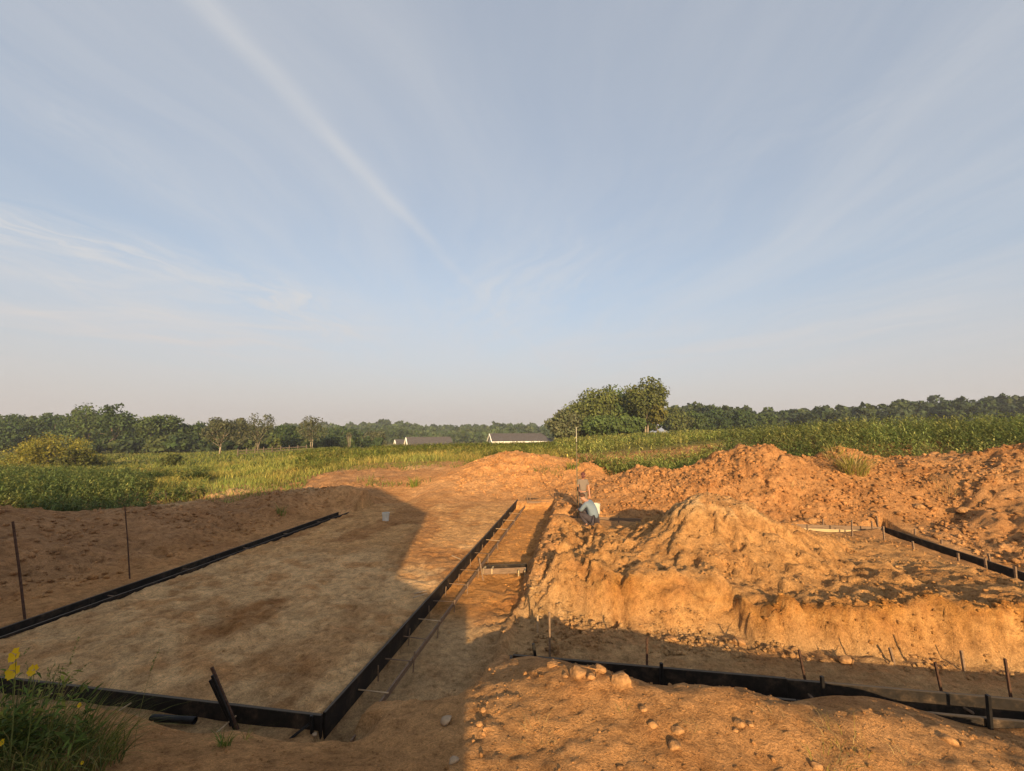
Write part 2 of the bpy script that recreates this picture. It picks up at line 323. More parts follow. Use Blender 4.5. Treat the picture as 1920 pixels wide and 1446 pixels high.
    def mixc(C, col, m): return C + (c(*col) - C) * m[..., None]
    C = np.zeros(z.shape + (3,)) + c(.34, .185, .085)
    C = mixc(C, (.40, .235, .12), ss(wv, -.1, .5) * .8)
    C = mixc(C, (.25, .125, .055), ss(n1 + .4 * n2, .15, .6) * .55)
    C = mixc(C, (.30, .155, .07), rub * .6)
    C = mixc(C, (.27, .155, .085), berm * .75)
    C = mixc(C, (.38, .26, .15), berm * ss(wv + .5 * n1, .15, .5) * .8)
    C = mixc(C, (.38, .205, .09), (bank + bankl) * .5 * ss(wv, -.4, .3))
    C = mixc(C, (.43, .22, .095), cm * .7)
    # pad: pale sand towards the viewer, redder clay streaks towards the far end
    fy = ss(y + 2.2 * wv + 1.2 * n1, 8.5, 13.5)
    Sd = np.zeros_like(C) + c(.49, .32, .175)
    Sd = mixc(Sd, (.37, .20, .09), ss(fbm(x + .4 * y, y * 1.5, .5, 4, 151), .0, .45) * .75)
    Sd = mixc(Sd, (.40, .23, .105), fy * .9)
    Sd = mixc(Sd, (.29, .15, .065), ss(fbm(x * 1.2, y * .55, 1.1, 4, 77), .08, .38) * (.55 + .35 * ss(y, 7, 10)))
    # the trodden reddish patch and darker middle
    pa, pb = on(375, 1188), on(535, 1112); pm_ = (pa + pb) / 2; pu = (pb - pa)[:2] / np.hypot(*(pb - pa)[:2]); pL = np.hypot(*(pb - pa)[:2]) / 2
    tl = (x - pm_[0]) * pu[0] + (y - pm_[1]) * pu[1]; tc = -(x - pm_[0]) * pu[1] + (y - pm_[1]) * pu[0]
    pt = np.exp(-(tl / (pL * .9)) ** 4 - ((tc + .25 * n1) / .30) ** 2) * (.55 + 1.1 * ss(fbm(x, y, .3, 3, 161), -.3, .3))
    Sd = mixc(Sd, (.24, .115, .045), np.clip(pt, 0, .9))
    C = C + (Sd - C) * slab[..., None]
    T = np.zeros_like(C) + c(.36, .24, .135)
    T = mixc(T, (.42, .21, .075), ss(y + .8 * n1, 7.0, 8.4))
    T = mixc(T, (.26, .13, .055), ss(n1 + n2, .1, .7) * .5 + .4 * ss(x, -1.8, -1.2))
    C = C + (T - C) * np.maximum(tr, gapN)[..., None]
    C = mixc(C, (.36, .235, .125), strip * (1 - pm) * .8)
    C = mixc(C, (.27, .15, .07), strip * (1 - pm) * ss(n1 + n2, .1, .6) * .5)
    # heap: pale dry top, banded orange sand in the cut
    Pc = np.zeros_like(C) + c(.36, .205, .092)
    Pc = mixc(Pc, (.48, .335, .19), ss(z + .25 * n1 + .3 * wv, .7, 1.3) * .85)
    Pc = mixc(Pc, (.25, .13, .055), ss(n1 + .8 * n2, .1, .6) * .7)
    cut = ss(y, yf - .2, yf - .05) * (1 - ss(y, yf + .22, yf + .5))
    zz = z + .05 * wv + .03 * n1 + .02 * fbm(x, z * 3, .8, 2, 99)
    band = .5 + .5 * np.sin(zz * 44 + 3 * n1)
    Cc = np.zeros_like(C) + c(.335, .165, .05)
    Cc = mixc(Cc, (.22, .095, .028), ss(band, .5, .95) * .75)
    Cc = mixc(Cc, (.24, .115, .045), ss(fbm(x, z, .35, 3, 107) , .05, .45) * .7)
    Cc = mixc(Cc, (.42, .245, .10), ss(fbm(x * .5, z * 6, .5, 3, 103), .1, .5) * .7)
    Pc = Pc + (Cc - Pc) * (cut * .9)[..., None]
    C = C + (Pc - C) * (pm * ss(x, -1.0, -.4))[..., None]
    C = mixc(C, (.44, .235, .09), np.clip(talus * 4, 0, 1) * ss(x, .1, .8) * .6)
    # turf beyond the works; bare patches keep the soil
    gl = (1 - ss(x, -12.6 + .5 * wv, -13.4 + .5 * wv)) * 0
    far = ss(dist + 3 * wv, 30, 36)
    C = mixc(C, (.13, .13, .035), far * .9)
    C = mixc(C, (.24, .22, .06), ss(dist, 60, 75) * ss(fbm(x, y, 14, 3, 111), -.2, .3) * (1 - ss(dist, 200, 260)) * .8)
    v = 1 + .20 * n2 + .16 * n3
    C = C * c(1.34, 1.27, 1.09)
    C = np.clip(C * v[..., None], .01, .9)
    return z, C
GZ, GC = land(VX, VY)
def hz(x, y):
    """height of the finished ground"""
    i = int(np.clip(np.searchsorted(GX, x) - 1, 0, len(GX) - 2)); j = int(np.clip(np.searchsorted(GY, y) - 1, 0, len(GY) - 2))
    fx = (x - GX[i]) / (GX[i + 1] - GX[i]); fy = (y - GY[j]) / (GY[j + 1] - GY[j])
    return float(lerp(lerp(GZ[j, i], GZ[j, i + 1], fx), lerp(GZ[j + 1, i], GZ[j + 1, i + 1], fx), fy))
def hzv(x, y):
    i = np.clip(np.searchsorted(GX, x) - 1, 0, len(GX) - 2); j = np.clip(np.searchsorted(GY, y) - 1, 0, len(GY) - 2)
    fx = (x - GX[i]) / (GX[i + 1] - GX[i]); fy = (y - GY[j]) / (GY[j + 1] - GY[j])
    return lerp(lerp(GZ[j, i], GZ[j, i + 1], fx), lerp(GZ[j + 1, i], GZ[j + 1, i + 1], fx), fy)
def soilv(x, y):
    i = np.clip(np.searchsorted(GX, x), 0, len(GX) - 1); j = np.clip(np.searchsorted(GY, y), 0, len(GY) - 1)
    return GC[j, i]
def hit(px, py, d0=2.5, d1=60):
    """where the line of sight through a photograph pixel meets the ground"""
    d = d0
    while d < d1:
        p = at(px, py, d)
        if p[2] <= hz(p[0], p[1]): break
        d += .03 if d < 12 else .1
    p = at(px, py, d); p[2] = hz(p[0], p[1]); return p

# ------------------------------------------------------------------ helpers
def tag(o, label=None, cat=None, group=None, kind=None):
    if label: o['label'] = label
    if cat: o['category'] = cat
    if group: o['group'] = group
    if kind: o['kind'] = kind
    return o
def thing(name, label, cat, loc=(0, 0, 0), rz=0, group=None):
    o = bpy.data.objects.new(name, None); o.empty_display_size = .2; COL.objects.link(o)
    o.location = loc; o.rotation_euler = (0, 0, rz); return tag(o, label, cat, group)
def mesh_np(name, V, F, mat, parent=None, cols=None, smooth=False, attr='tint'):
    """V (n,3), F (m,k) with one k for all faces"""
    V = np.ascontiguousarray(V, dtype=np.float32); F = np.ascontiguousarray(F, dtype=np.int32)
    me = bpy.data.meshes.new(name); m, k = F.shape
    me.vertices.add(len(V)); me.vertices.foreach_set('co', V.ravel())
    me.loops.add(m * k); me.loops.foreach_set('vertex_index', F.ravel())
    me.polygons.add(m); me.polygons.foreach_set('loop_start', np.arange(0, m * k, k, dtype=np.int32))
    if smooth: me.polygons.foreach_set('use_smooth', np.ones(m, dtype=bool))
    me.update(calc_edges=True)
    if cols is not None:
        a = me.attributes.new(attr, 'FLOAT_COLOR', 'POINT')
        a.data.foreach_set('color', np.c_[cols, np.ones(len(cols))].astype(np.float32).ravel())
    me.materials.append(mat)
    o = bpy.data.objects.new(name, me); COL.objects.link(o)
    if parent: o.parent = parent
    return o
def obj_bm(name, bm, mat, parent=None, smooth=False):
    me = bpy.data.meshes.new(name); bm.normal_update(); bm.to_mesh(me); bm.free()
    if smooth:
        for p in me.polygons: p.use_smooth = True
    me.materials.append(mat); o = bpy.data.objects.new(name, me); COL.objects.link(o)
    if parent: o.parent = parent
    return o
def add_box(bm, c, s, rot=None, bev=0.0):
    M = Matrix.Translation(Vector(c)) @ (rot.to_4x4() if rot else Matrix.Identity(4)) @ Matrix.Diagonal((s[0], s[1], s[2], 1))
    r = bmesh.ops.create_cube(bm, size=1, matrix=M)
    if bev:
        es = list({e for v in r['verts'] for e in v.link_edges})
        bmesh.ops.bevel(bm, geom=es, offset=bev, segments=1, affect='EDGES')
def add_tube(bm, pts, rad, n=8, cap=True):
    pts = [Vector(p) for p in pts]; rings = []
    for i, p in enumerate(pts):
        t = (pts[min(i + 1, len(pts) - 1)] - pts[max(i - 1, 0)]).normalized()
        q = t.to_track_quat('Z', 'Y'); r = rad[i] if hasattr(rad, '__len__') else rad
        rings.append([bm.verts.new(p + q @ Vector((math.cos(a) * r, math.sin(a) * r, 0))) for a in [2 * math.pi * k / n for k in range(n)]])
    for a, b in zip(rings, rings[1:]):
        for k in range(n): bm.faces.new((a[k], a[(k + 1) % n], b[(k + 1) % n], b[k]))
    if cap:
        bm.faces.new(rings[0][::-1]); bm.faces.new(rings[-1])
def beam(bm, p0, p1, w, h, up=(0, 0, 1), bev=.004):
    p0, p1 = Vector(p0), Vector(p1); d = p1 - p0; L = d.length; x = d.normalized(); z = Vector(up); y = z.cross(x).normalized(); z = x.cross(y)
    add_box(bm, (p0 + p1) / 2, (L, w, h), Matrix((x, y, z)).transposed(), bev)

def merge(L):
    V, F, C, o = [], [], [], 0
    for v, f, c in L: V.append(v); F.append(f + o); C.append(c); o += len(v)
    return np.concatenate(V), np.concatenate(F), np.concatenate(C)
# ------------------------------------------------------------------ materials
def new_mat(name):
    m = bpy.data.materials.new(name); m.use_nodes = True; nt = m.node_tree; b = nt.nodes['Principled BSDF']
    b.inputs['Specular IOR Level'].default_value = 0.2
    return m, nt, b
def nz(nt, scale, det=4, rough=.6, vec=None, dims='3D'):
    n = nt.nodes.new('ShaderNodeTexNoise'); n.inputs['Scale'].default_value = scale; n.inputs['Detail'].default_value = det; n.inputs['Roughness'].default_value = rough
    if vec is not None: nt.links.new(vec, n.inputs['Vector'])
    return n
def ramp(nt, fac, stops):
    r = nt.nodes.new('ShaderNodeValToRGB'); nt.links.new(fac, r.inputs[0]); e = r.color_ramp.elements
    while len(e) < len(stops): e.new(0.5)
    for el, (p, c) in zip(e, stops): el.position = p; el.color = c if len(c) == 4 else (*c, 1)
    return r.outputs[0]
def mixn(nt, a, b, fac, mode='MIX'):
    n = nt.nodes.new('ShaderNodeMix'); n.data_type = 'RGBA'; n.blend_type = mode
    for i, v in ((0, fac), (6, a), (7, b)):
        if hasattr(v, 'links'): nt.links.new(v, n.inputs[i])
        else: n.inputs[i].default_value = v if i == 0 else (*v, 1)
    return n.outputs[2]
def bump(nt, b, h, strength, dist):
    n = nt.nodes.new('ShaderNodeBump'); n.inputs['Strength'].default_value = strength; n.inputs['Distance'].default_value = dist
    nt.links.new(h, n.inputs['Height']); nt.links.new(n.outputs[0], b.inputs['Normal'])
def dirt_mat(name, attr='soil'):
    m, nt, b = new_mat(name); b.inputs['Roughness'].default_value = .95; b.inputs['Specular IOR Level'].default_value = .08
    at_ = nt.nodes.new('ShaderNodeAttribute'); at_.attribute_name = attr
    g = nt.nodes.new('ShaderNodeNewGeometry')
    a = nz(nt, 9, 8, .68, g.outputs['Position']); f = nz(nt, 46, 6, .7, g.outputs['Position']); w = nz(nt, 1.6, 5, .6, g.outputs['Position'])
    c = mixn(nt, at_.outputs[0], ramp(nt, a.outputs[0], [(.28, (.52, .48, .45)), (.5, (1, 1, 1)), (.75, (1.34, 1.32, 1.3))]), 1.0, 'MULTIPLY')
    c = mixn(nt, c, ramp(nt, f.outputs[0], [(.3, (.66, .64, .62)), (.5, (1, 1, 1)), (.72, (1.3, 1.3, 1.32))]), 1.0, 'MULTIPLY')
    c = mixn(nt, c, ramp(nt, w.outputs[0], [(.3, (.86, .80, .76)), (.5, (1, 1, 1)), (.7, (1.1, 1.12, 1.15))]), 1.0, 'MULTIPLY')
    h = nz(nt, 150, 4, .7, g.outputs['Position'])
    c = mixn(nt, c, ramp(nt, h.outputs[0], [(.3, (.6, .58, .56)), (.5, (1, 1, 1)), (.72, (1.38, 1.38, 1.4))]), 1.0, 'MULTIPLY')
    nt.links.new(c, b.inputs['Base Color'])
    def mad(p, k, q):
        n = nt.nodes.new('ShaderNodeMath'); n.operation = 'MULTIPLY_ADD'; nt.links.new(p, n.inputs[0]); n.inputs[1].default_value = k; nt.links.new(q, n.inputs[2]); return n.outputs[0]
    bump(nt, b, mad(h.outputs[0], .22, mad(f.outputs[0], .5, a.outputs[0])), 1.0, .08)
    return m
M_dirt = dirt_mat('bare_earth')
def simple(name, col, rough=.6, metal=0, var=.25, scale=12, bmp=0):
    m, nt, b = new_mat(name); b.inputs['Roughness'].default_value = rough; b.inputs['Metallic'].default_value = metal
    g = nt.nodes.new('ShaderNodeTexCoord'); n = nz(nt, scale, 5, .6, g.outputs['Object'])
    lo = [max(c * (1 - var), 0) for c in col]; hi = [c * (1 + var) for c in col]
    nt.links.new(ramp(nt, n.outputs[0], [(.3, lo), (.7, hi)]), b.inputs['Base Color'])
    if bmp: bump(nt, b, n.outputs[0], .5, bmp)
    return m
def board_mat():
    """tarred, mud-stained form boards"""
    m, nt, b = new_mat('tarred_board'); b.inputs['Roughness'].default_value = .75
    g = nt.nodes.new('ShaderNodeNewGeometry'); P = g.outputs['Position']
    n = nz(nt, 3.4, 8, .72, P); s = nz(nt, 14, 6, .7, P)
    c = ramp(nt, n.outputs[0], [(.30, (.009, .007, .006)), (.50, (.013, .010, .008)), (.62, (.042, .029, .019)), (.76, (.15, .105, .07))])
    c2 = ramp(nt, s.outputs[0], [(.3, (.6, .6, .6)), (.7, (1.5, 1.45, 1.4))])
    c = mixn(nt, c, c2, 1.0, 'MULTIPLY')
    sp = nt.nodes.new('ShaderNodeSeparateXYZ'); nt.links.new(g.outputs['Normal'], sp.inputs[0])
    mr = nt.nodes.new('ShaderNodeMapRange'); nt.links.new(sp.outputs[2], mr.inputs[0]); mr.inputs[1].default_value = .6; mr.inputs[2].default_value = .9
    top = nt.nodes.new('ShaderNodeMath'); top.operation = 'MULTIPLY'; nt.links.new(mr.outputs[0], top.inputs[0]); top.inputs[1].default_value = .65
    c = mixn(nt, c, (.11, .085, .06), top.outputs[0])       # worn, dusty top edges
    nt.links.new(c, b.inputs['Base Color']); bump(nt, b, s.outputs[0], .4, .01); return m
M_board = board_mat()
def wood_mat(name, col):
    m, nt, b = new_mat(name); b.inputs['Roughness'].default_value = .8
    g = nt.nodes.new('ShaderNodeTexCoord'); mp = nt.nodes.new('ShaderNodeMapping'); mp.inputs['Scale'].default_value = (2, 26, 26)
    nt.links.new(g.outputs['Object'], mp.inputs[0]); n = nz(nt, 1.5, 6, .6, mp.outputs[0])
    nt.links.new(ramp(nt, n.outputs[0], [(.3, [c * .55 for c in col]), (.7, [c * 1.2 for c in col])]), b.inputs['Base Color']); bump(nt, b, n.outputs[0], .3, .004); return m
M_wood = wood_mat('pale_lath_wood', (.42, .29, .17)); M_wood_old = wood_mat('weathered_wood', (.19, .125, .08)); M_plank = wood_mat('pale_plank', (.45, .33, .18))  # the plank wood is an even pale timber with grain
M_rust = simple('rusty_steel', (.075, .04, .026), .75, .3, .5, 30, .004); M_black = simple('black_steel', (.012, .011, .011), .5, .2, .5, 20)
M_bucket = simple('bucket_plastic', (.50, .48, .42), .45, 0, .12, 6); M_grime = simple('mud_grime', (.25, .16, .09), .9, 0, .4, 14)
M_label = simple('printed_label', (.52, .51, .46), .5, 0, .2, 8)
def leaf_mat(name, rough=.6, trans=.25):
    m, nt, b = new_mat(name); b.inputs['Roughness'].default_value = rough; b.inputs['Specular IOR Level'].default_value = .15
    a = nt.nodes.new('ShaderNodeAttribute'); a.attribute_name = 'tint'
    g = nt.nodes.new('ShaderNodeNewGeometry'); n = nz(nt, 1.3, 3, .6, g.outputs['Position'])
    c = mixn(nt, a.outputs[0], ramp(nt, n.outputs[0], [(.3, (.75, .78, .7)), (.7, (1.25, 1.2, 1.1))]), 1.0, 'MULTIPLY')
    nt.links.new(c, b.inputs['Base Color'])
    tr = nt.nodes.new('ShaderNodeBsdfTranslucent'); nt.links.new(c, tr.inputs[0])
    mx = nt.nodes.new('ShaderNodeMixShader'); mx.inputs[0].default_value = trans
    nt.links.new(b.outputs[0], mx.inputs[1]); nt.links.new(tr.outputs[0], mx.inputs[2]); nt.links.new(mx.outputs[0], nt.nodes['Material Output'].inputs[0]); return m
M_leaf = leaf_mat('foliage'); M_grass = leaf_mat('grass_blades', .65, .3)
M_bark = simple('bark', (.13, .10, .075), .95, 0, .35, 3, .03); M_bark_pale = simple('pale_bark', (.30, .24, .18), .9, 0, .3, 2, .03)

# ------------------------------------------------------------------ the ground sheet
def build_ground():
    ny, nx = VX.shape; idx = np.arange(ny * nx).reshape(ny, nx)
    F = np.stack([idx[:-1, :-1], idx[:-1, 1:], idx[1:, 1:], idx[1:, :-1]], -1).reshape(-1, 4)
    o = mesh_np('ground', np.stack([VX, VY, GZ], -1).reshape(-1, 3), F, M_dirt, None, GC.reshape(-1, 3), True, 'soil')
    tag(o, 'bare excavated earth with pad, trenches and heaps, turf beyond', 'ground', kind='structure')
build_ground()


# ------------------------------------------------------------------ footing forms
def boards(par, p0, p1, th, h, mat, n=1, name='board', rnd=None, sag=.006):
    """a run of form boards between two top-edge points, one object per board"""
    p0, p1 = Vector(p0), Vector(p1); rnd = rnd or random.Random(1)
    for k in range(n):
        a = p0.lerp(p1, k / n); b = p0.lerp(p1, (k + 1) / n); d = (b - a).normalized() * .004
        j = [Vector((rnd.uniform(-1, 1) * sag, rnd.uniform(-1, 1) * sag, rnd.uniform(-1, 1) * sag)) for _ in range(2)]
        bm = bmesh.new(); dz = Vector((0, 0, h / 2)); beam(bm, a + d + j[0] - dz, b - d + j[1] - dz, th, h)
        obj_bm(name, bm, mat, par)
def stake(par, base, top, w=.03, mat=None, name='stake', point=True):
    bm = bmesh.new(); b, t = Vector(base), Vector(top); d = (t - b).normalized()
    beam(bm, b - d * .42, t, w, w, up=(1, .3, 0), bev=.003); return obj_bm(name, bm, mat or M_rust, par)
def pstake(par, px0, py0, px1, py1, z=-.08, w=.03, mat=None, name='stake'):
    b = on(px0, py0, z); d = -b[0] * ST + b[1] * CT
    return stake(par, b, at(px1, py1, d), w, mat, name)
def peg(par, p0, p1, w=.022, mat=None, name='spacer'):
    bm = bmesh.new(); beam(bm, p0, p1, w, w * .7); return obj_bm(name, bm, mat or M_wood, par)
rn = random.Random(7)
# left side of the pad
t = thing('footing_form', 'long black form along the left edge of the sand pad, below the brown berm', 'form')
boards(t, (SX0, SY0 - .02, 0), (SX0, 14.6, 0), .036, .24, M_board, 4, rnd=rn)
boards(t, (SX0 - .36, 4.0, .0), (SX0 - .36, 14.5, .0), .038, .26, M_board, 4, 'outer_board', rn)
for y in (5.2, 6.9, 8.4, 10.1, 11.6, 13.2): peg(t, (SX0 - .34, y, -.07), (SX0 - .02, y + rn.uniform(-.05, .05), -.07), mat=M_wood_old)
# near edge of the pad
t = thing('footing_form', 'black form board across the near edge of the sand pad', 'form')
boards(t, (SX0 - .4, SY0 - .02, -.002), (SX1 + .02, SY0 - .02, -.002), .04, .25, M_board, 2, rnd=rn)
boards(t, (SX0 - .4, 4.03, -.13), (-5.45, 4.05, -.13), .03, .09, M_wood_old, 1, 'outer_rail', rn)
for x, l in ((-6.2, .3), (-5.1, .34), (-3.75, .28)): peg(t, (x, SY0 - .04, -.10), (x - .05, SY0 - .04 - l, -.15), .018)
stake(t, (-2.82, 4.38, -.22), (-2.84, 4.375, .015), .03, M_black); stake(t, (-3.05, 4.25, -.2), (-2.86, 4.38, -.07), .025, M_black, 'brace')
# middle form: tall board, low rail and spacers like a ladder
t = thing('footing_form', 'ladder-like form of tall black board and thin rail between pad and trench', 'form')
boards(t, (SX1 + .02, SY0 + .0, 0), (SX1 + .02, 18.3, 0), .036, .27, M_board, 5, rnd=rn)
boards(t, (SX1 + .40, 4.35, -.16), (SX1 + .40, 18.2, -.16), .024, .075, M_wood_old, 5, 'rail', rn)
for py in (1286, 1231, 1191, 1160, 1125, 1092, 1066, 1037, 1012, 991, 975, 962):
    y = on(740 + (1231 - py) * .88, py, -.12)[1]
    peg(t, (SX1 + .03, y + rn.uniform(-.04, .04), -.15 + rn.uniform(-.02, .02)), (SX1 + .44, y + rn.uniform(-.06, .06), -.145), .018, rn.choice((M_wood, M_wood_old)))
for k, y in enumerate((5.6, 6.6, 7.5, 8.4, 9.3, 10.3, 11.5, 13, 14.5, 16)):
    stake(t, (SX1 + .07, y, -.28), (SX1 + .07 + rn.uniform(-.01, .02), y, -.10 + rn.uniform(-.05, .03)), .016, M_wood_old, 'peg')
    stake(t, (SX1 + .435, y + .3, -.28), (SX1 + .44, y + .32, -.10 + rn.uniform(-.03, .06)), .018, M_wood_old, 'peg')
# far end of the trench
t = thing('footing_form', 'short plank form closing the far end of the trench below the mound', 'form')
boards(t, (SX1 + .45, 17.95, .0), (-1.05, 17.95, .0), .04, .14, M_wood_old, 1, rnd=rn); boards(t, (SX1 + .42, 18.3, .06), (-1.0, 18.3, .06), .04, .2, M_board, 1, 'outer_board', rn)
for x in (-2.3, -2.2, -1.2): stake(t, (x, 18.05, 0), (x + .02, 18.05, .32), .03, M_wood_old)
# near side of the right footing
t = thing('footing_form', 'deep black double-board form in front of the cut earth heap', 'form')
boards(t, (FX0 + .02, FY0 - .02, .0), (12.4, FY0 - .02, .0), .045, .40, M_board, 4, rnd=rn)
boards(t, (FX0 - .04, FY0 - .37, -.05), (12.4, FY0 - .37, -.03), .04, .20, M_board, 4, 'outer_board', rn)
boards(t, (FX0, FY0 - .35, -.02), (FX0, FY0 + .0, -.005), .045, .34, M_board, 1, 'end_board', rn)
for a in ((1213, 1247, 1213, 1197), (1507, 1263, 1498, 1219), (1762, 1283, 1753, 1242), (1893, 1293, 1884, 1235)): pstake(t, *a, z=-.03, w=.024)
pstake(t, 1031, 1229, 1030, 1148, z=-.03, w=.026, mat=M_wood_old); pstake(t, 1008, 1263, 1000, 1207, z=-.06, w=.035, mat=M_black)
for a in ((1240, 1275, 1240, 1243), (1545, 1325, 1541, 1268), (1857, 1363, 1852, 1303)): pstake(t, *a, z=-.10, w=.035, mat=M_black)
b0 = on(1503, 1288, -.1); peg(t, b0, on(1530, 1316, -.2), .035, M_wood_old, 'brace'); b0 = on(1776, 1308, -.08); peg(t, b0, on(1826, 1338, -.18), .035, M_wood_old, 'brace')
# stakes left standing on the strip in front of the heap
for a, lb in (((1808, 1258, 1802, 1220), 'thin stake at the foot of the cut face, right of its pale spot'), ((1676, 1243, 1668, 1215), 'thin stake at the foot of the cut face, left one of two')):
    b = on(*a[:2], -.33); d = -b[0] * ST + b[1] * CT; o = stake(None, b, at(a[2], a[3], d), .03, M_wood_old, 'grade_stake'); tag(o, lb, 'stake')
b = on(1008, 1172, -.2); b[2] = hz(b[0], b[1]); d = -b[0] * ST + b[1] * CT
tag(stake(None, b, b + np.array([0, 0, .3]), .03, M_wood, 'grade_stake'), 'short pale wooden stake in rubble beside the trench', 'stake')
# far side of the right footing
t = thing('footing_form', 'far form of pale planks behind the heap, where the two people work', 'form')
boards(t, (FX0 + .05, FY1, .0), (FX1 + .02, FY1, .0), .04, .20, M_plank, 3, rnd=rn)
boards(t, (FX0 + .0, FY1 + .34, .06), (FX1 + .40, FY1 + .34, .05), .04, .26, M_wood_old, 3, 'outer_board', rn)
for a in ((1514, 1003, 1514, 983), (1598, 1003, 1597, 975), (1543, 990, 1543, 973), (1615, 985, 1614, 975), (1637, 999, 1634, 977), (1215, 988, 1215, 970), (1160, 985, 1160, 968)): pstake(t, *a, z=-.05, w=.035, mat=M_wood_old)
# right side of the right footing
t = thing('footing_form', 'black form running along the right side of the footing with many stakes', 'form')
boards(t, (FX1, 7.2, -.02), (FX1, FY1 - .02, -.02), .04, .22, M_plank, 3, rnd=rn); boards(t, (FX1 + .40, 6.8, .05), (FX1 + .40, FY1 + .32, .05), .04, .34, M_board, 3, 'outer_board', rn)
for a in ((1647, 994, 1644, 968), (1658, 1017, 1656, 987), (1715, 1040, 1711, 1015), (1798, 1058, 1796, 1037), (1766, 1027, 1765, 1012), (1857, 1056, 1853, 1038), (1849, 1069, 1847, 1047), (1716, 1012, 1715, 992), (1905, 1085, 1903, 1062)): pstake(t, *a, z=-.05, w=.035, mat=M_wood_old)
# small box form lying across the trench
p0 = on(906, 1079, -.2); p1 = on(986, 1077, -.2)
t = thing('box_form', 'short narrow box form lying across the floor of the trench', 'form')
for dy, m, h in ((0, M_wood_old, .06), (.24, M_board, .14)): boards(t, (p0[0], p0[1] + dy, -.06), (p1[0], p1[1] + dy, -.04), .03, h + .06, m, 1, rnd=rn)
for f in (0, .2, .85, 1): x = lerp(p0[0], p1[0], f); boards(t, (x, p0[1] + .02, -.065), (x, p0[1] + .22, -.065), .03, .12, M_plank, 1, 'end_block', rn)
stake(t, (p0[0] - .05, p0[1] + .1, -.2), (p0[0] - .12, p0[1] + .12, .12), .03, M_wood_old)

# ------------------------------------------------------------------ poles, stakes, laths, pipe
for a, lb, m in (((46, 1164, 24, 978), 'tall dark rusty pole standing at the left edge, below the berm', M_rust), ((243, 1086, 234, 948), 'tall thin rusty rod in the berm, second pole from the left edge', M_rust)):
    b = hit(*a[:2]); d = -b[0] * ST + b[1] * CT; q = Vector(at(a[2], a[3], d)); bm = bmesh.new(); bb = Vector(b); ax = (q - bb).normalized()
    add_tube(bm, [bb - ax * .2, bb.lerp(q, .5) + Vector((.012, 0, 0)), q], [.017, .017, .016] if a[0] < 100 else [.014, .011, .009], 8)
    tag(obj_bm('steel_pole', bm, m), lb, 'pole')
for a, lb, m in (((441, 1356, 397, 1251), 'longest of three leaning stakes by the near board, rusty top', M_rust), ((436, 1357, 398, 1266), 'middle one of three black stakes leaning over the near board', M_black), ((430, 1352, 394, 1275), 'shortest of three black stakes leaning over the near board', M_black)):
    b = on(a[0], a[1], -.12); d = -b[0] * ST + b[1] * CT
    tag(stake(None, b, at(a[2], a[3], d + (.05 if m is M_rust else -.03)), .026, m, 'form_stake'), lb, 'stake')
bm = bmesh.new(); a, b = on(284, 1346, -.10), on(366, 1351, -.10); add_tube(bm, [a, b], .035, 12, False); add_tube(bm, [b, a], .028, 12, False)
tag(obj_bm('pipe', bm, M_black, None, True), 'short length of black pipe lying before the near board', 'pipe')
for a, b, lb in (((775, 1118), (801, 1109), 'pale lath on the pad, nearer of two beside the ladder form'), ((777, 1111), (800, 1105), 'pale lath on the pad, farther of two beside the ladder form'), ((847, 1041), (864, 1048), 'single pale lath on the pad near the far sunlit part')):
    p, q = on(*a, -.02), on(*b, -.02); bm = bmesh.new(); beam(bm, (*p[:2], hz(*p[:2]) + .012), (*q[:2], hz(*q[:2]) + .012), .03, .015); tag(obj_bm('lath', bm, M_wood), lb, 'lath')

# ------------------------------------------------------------------ buckets
def bucket(loc, label, h=.36, r=.15, rz=0):
    t = thing('bucket', label, 'bucket', loc, rz)
    def lathe(name, prof, mat, par, n=28):
        bm = bmesh.new(); rings = [[bm.verts.new((rr * math.cos(2 * math.pi * k / n), rr * math.sin(2 * math.pi * k / n), z)) for k in range(n)] for rr, z in prof]
        for a, b in zip(rings, rings[1:]):
            for k in range(n): bm.faces.new((a[k], a[(k + 1) % n], b[(k + 1) % n], b[k]))
        return obj_bm(name, bm, mat, par, False)
    lathe('bucket_body', [(.001, .004), (r * .86, .004), (r * .87, .0), (r * .96, h * .78), (r * 1.04, h * .78), (r * 1.04, h * .80), (r * .97, h * .80), (r * .98, h * .87), (r * 1.05, h * .87), (r * 1.05, h * .89), (r, h * .89), (r * 1.0, h), (r * .95, h), (r * .83, .03), (.001, .03)], M_bucket, t)
    lathe('rim', [(r * 1.0, h * .97), (r * 1.06, h * .97), (r * 1.06, h + .006), (r * .94, h + .006), (r * .94, h * .97)], M_bucket, t)
    bm = bmesh.new(); n = 9; a0 = -2.2
    for k in range(n):
        a = a0 + k * .16; bq = a + .16
        vs = [bm.verts.new((r * (.885 + .09 * zf) * math.cos(q) * 1.012, r * (.885 + .09 * zf) * math.sin(q) * 1.012, h * .78 * zf)) for q, zf in ((a, .22), (bq, .22), (bq, .72), (a, .72))]
        bm.faces.new(vs)
    obj_bm('paper_label', bm, M_label, t)
    bm = bmesh.new(); add_tube(bm, [(r * 1.04 * math.cos(x), r * 1.04 * math.sin(x) * .95, h * .84 - .13 * math.sin(x)) for x in np.linspace(0, math.pi, 12)], .003, 5); obj_bm('wire_handle', bm, M_black, t)
    return t
p = on(723, 976, -.03); bucket((p[0], p[1], hz(p[0], p[1]) - .005), 'white plastic bucket standing alone on the shaded pad', .27, .115, .4)
p = at(1118, 980, 14.75); bucket((p[0], p[1], hz(p[0], p[1]) - .01), 'white bucket behind the crouching person in the pale blue shirt', .34, .14, 1.0)

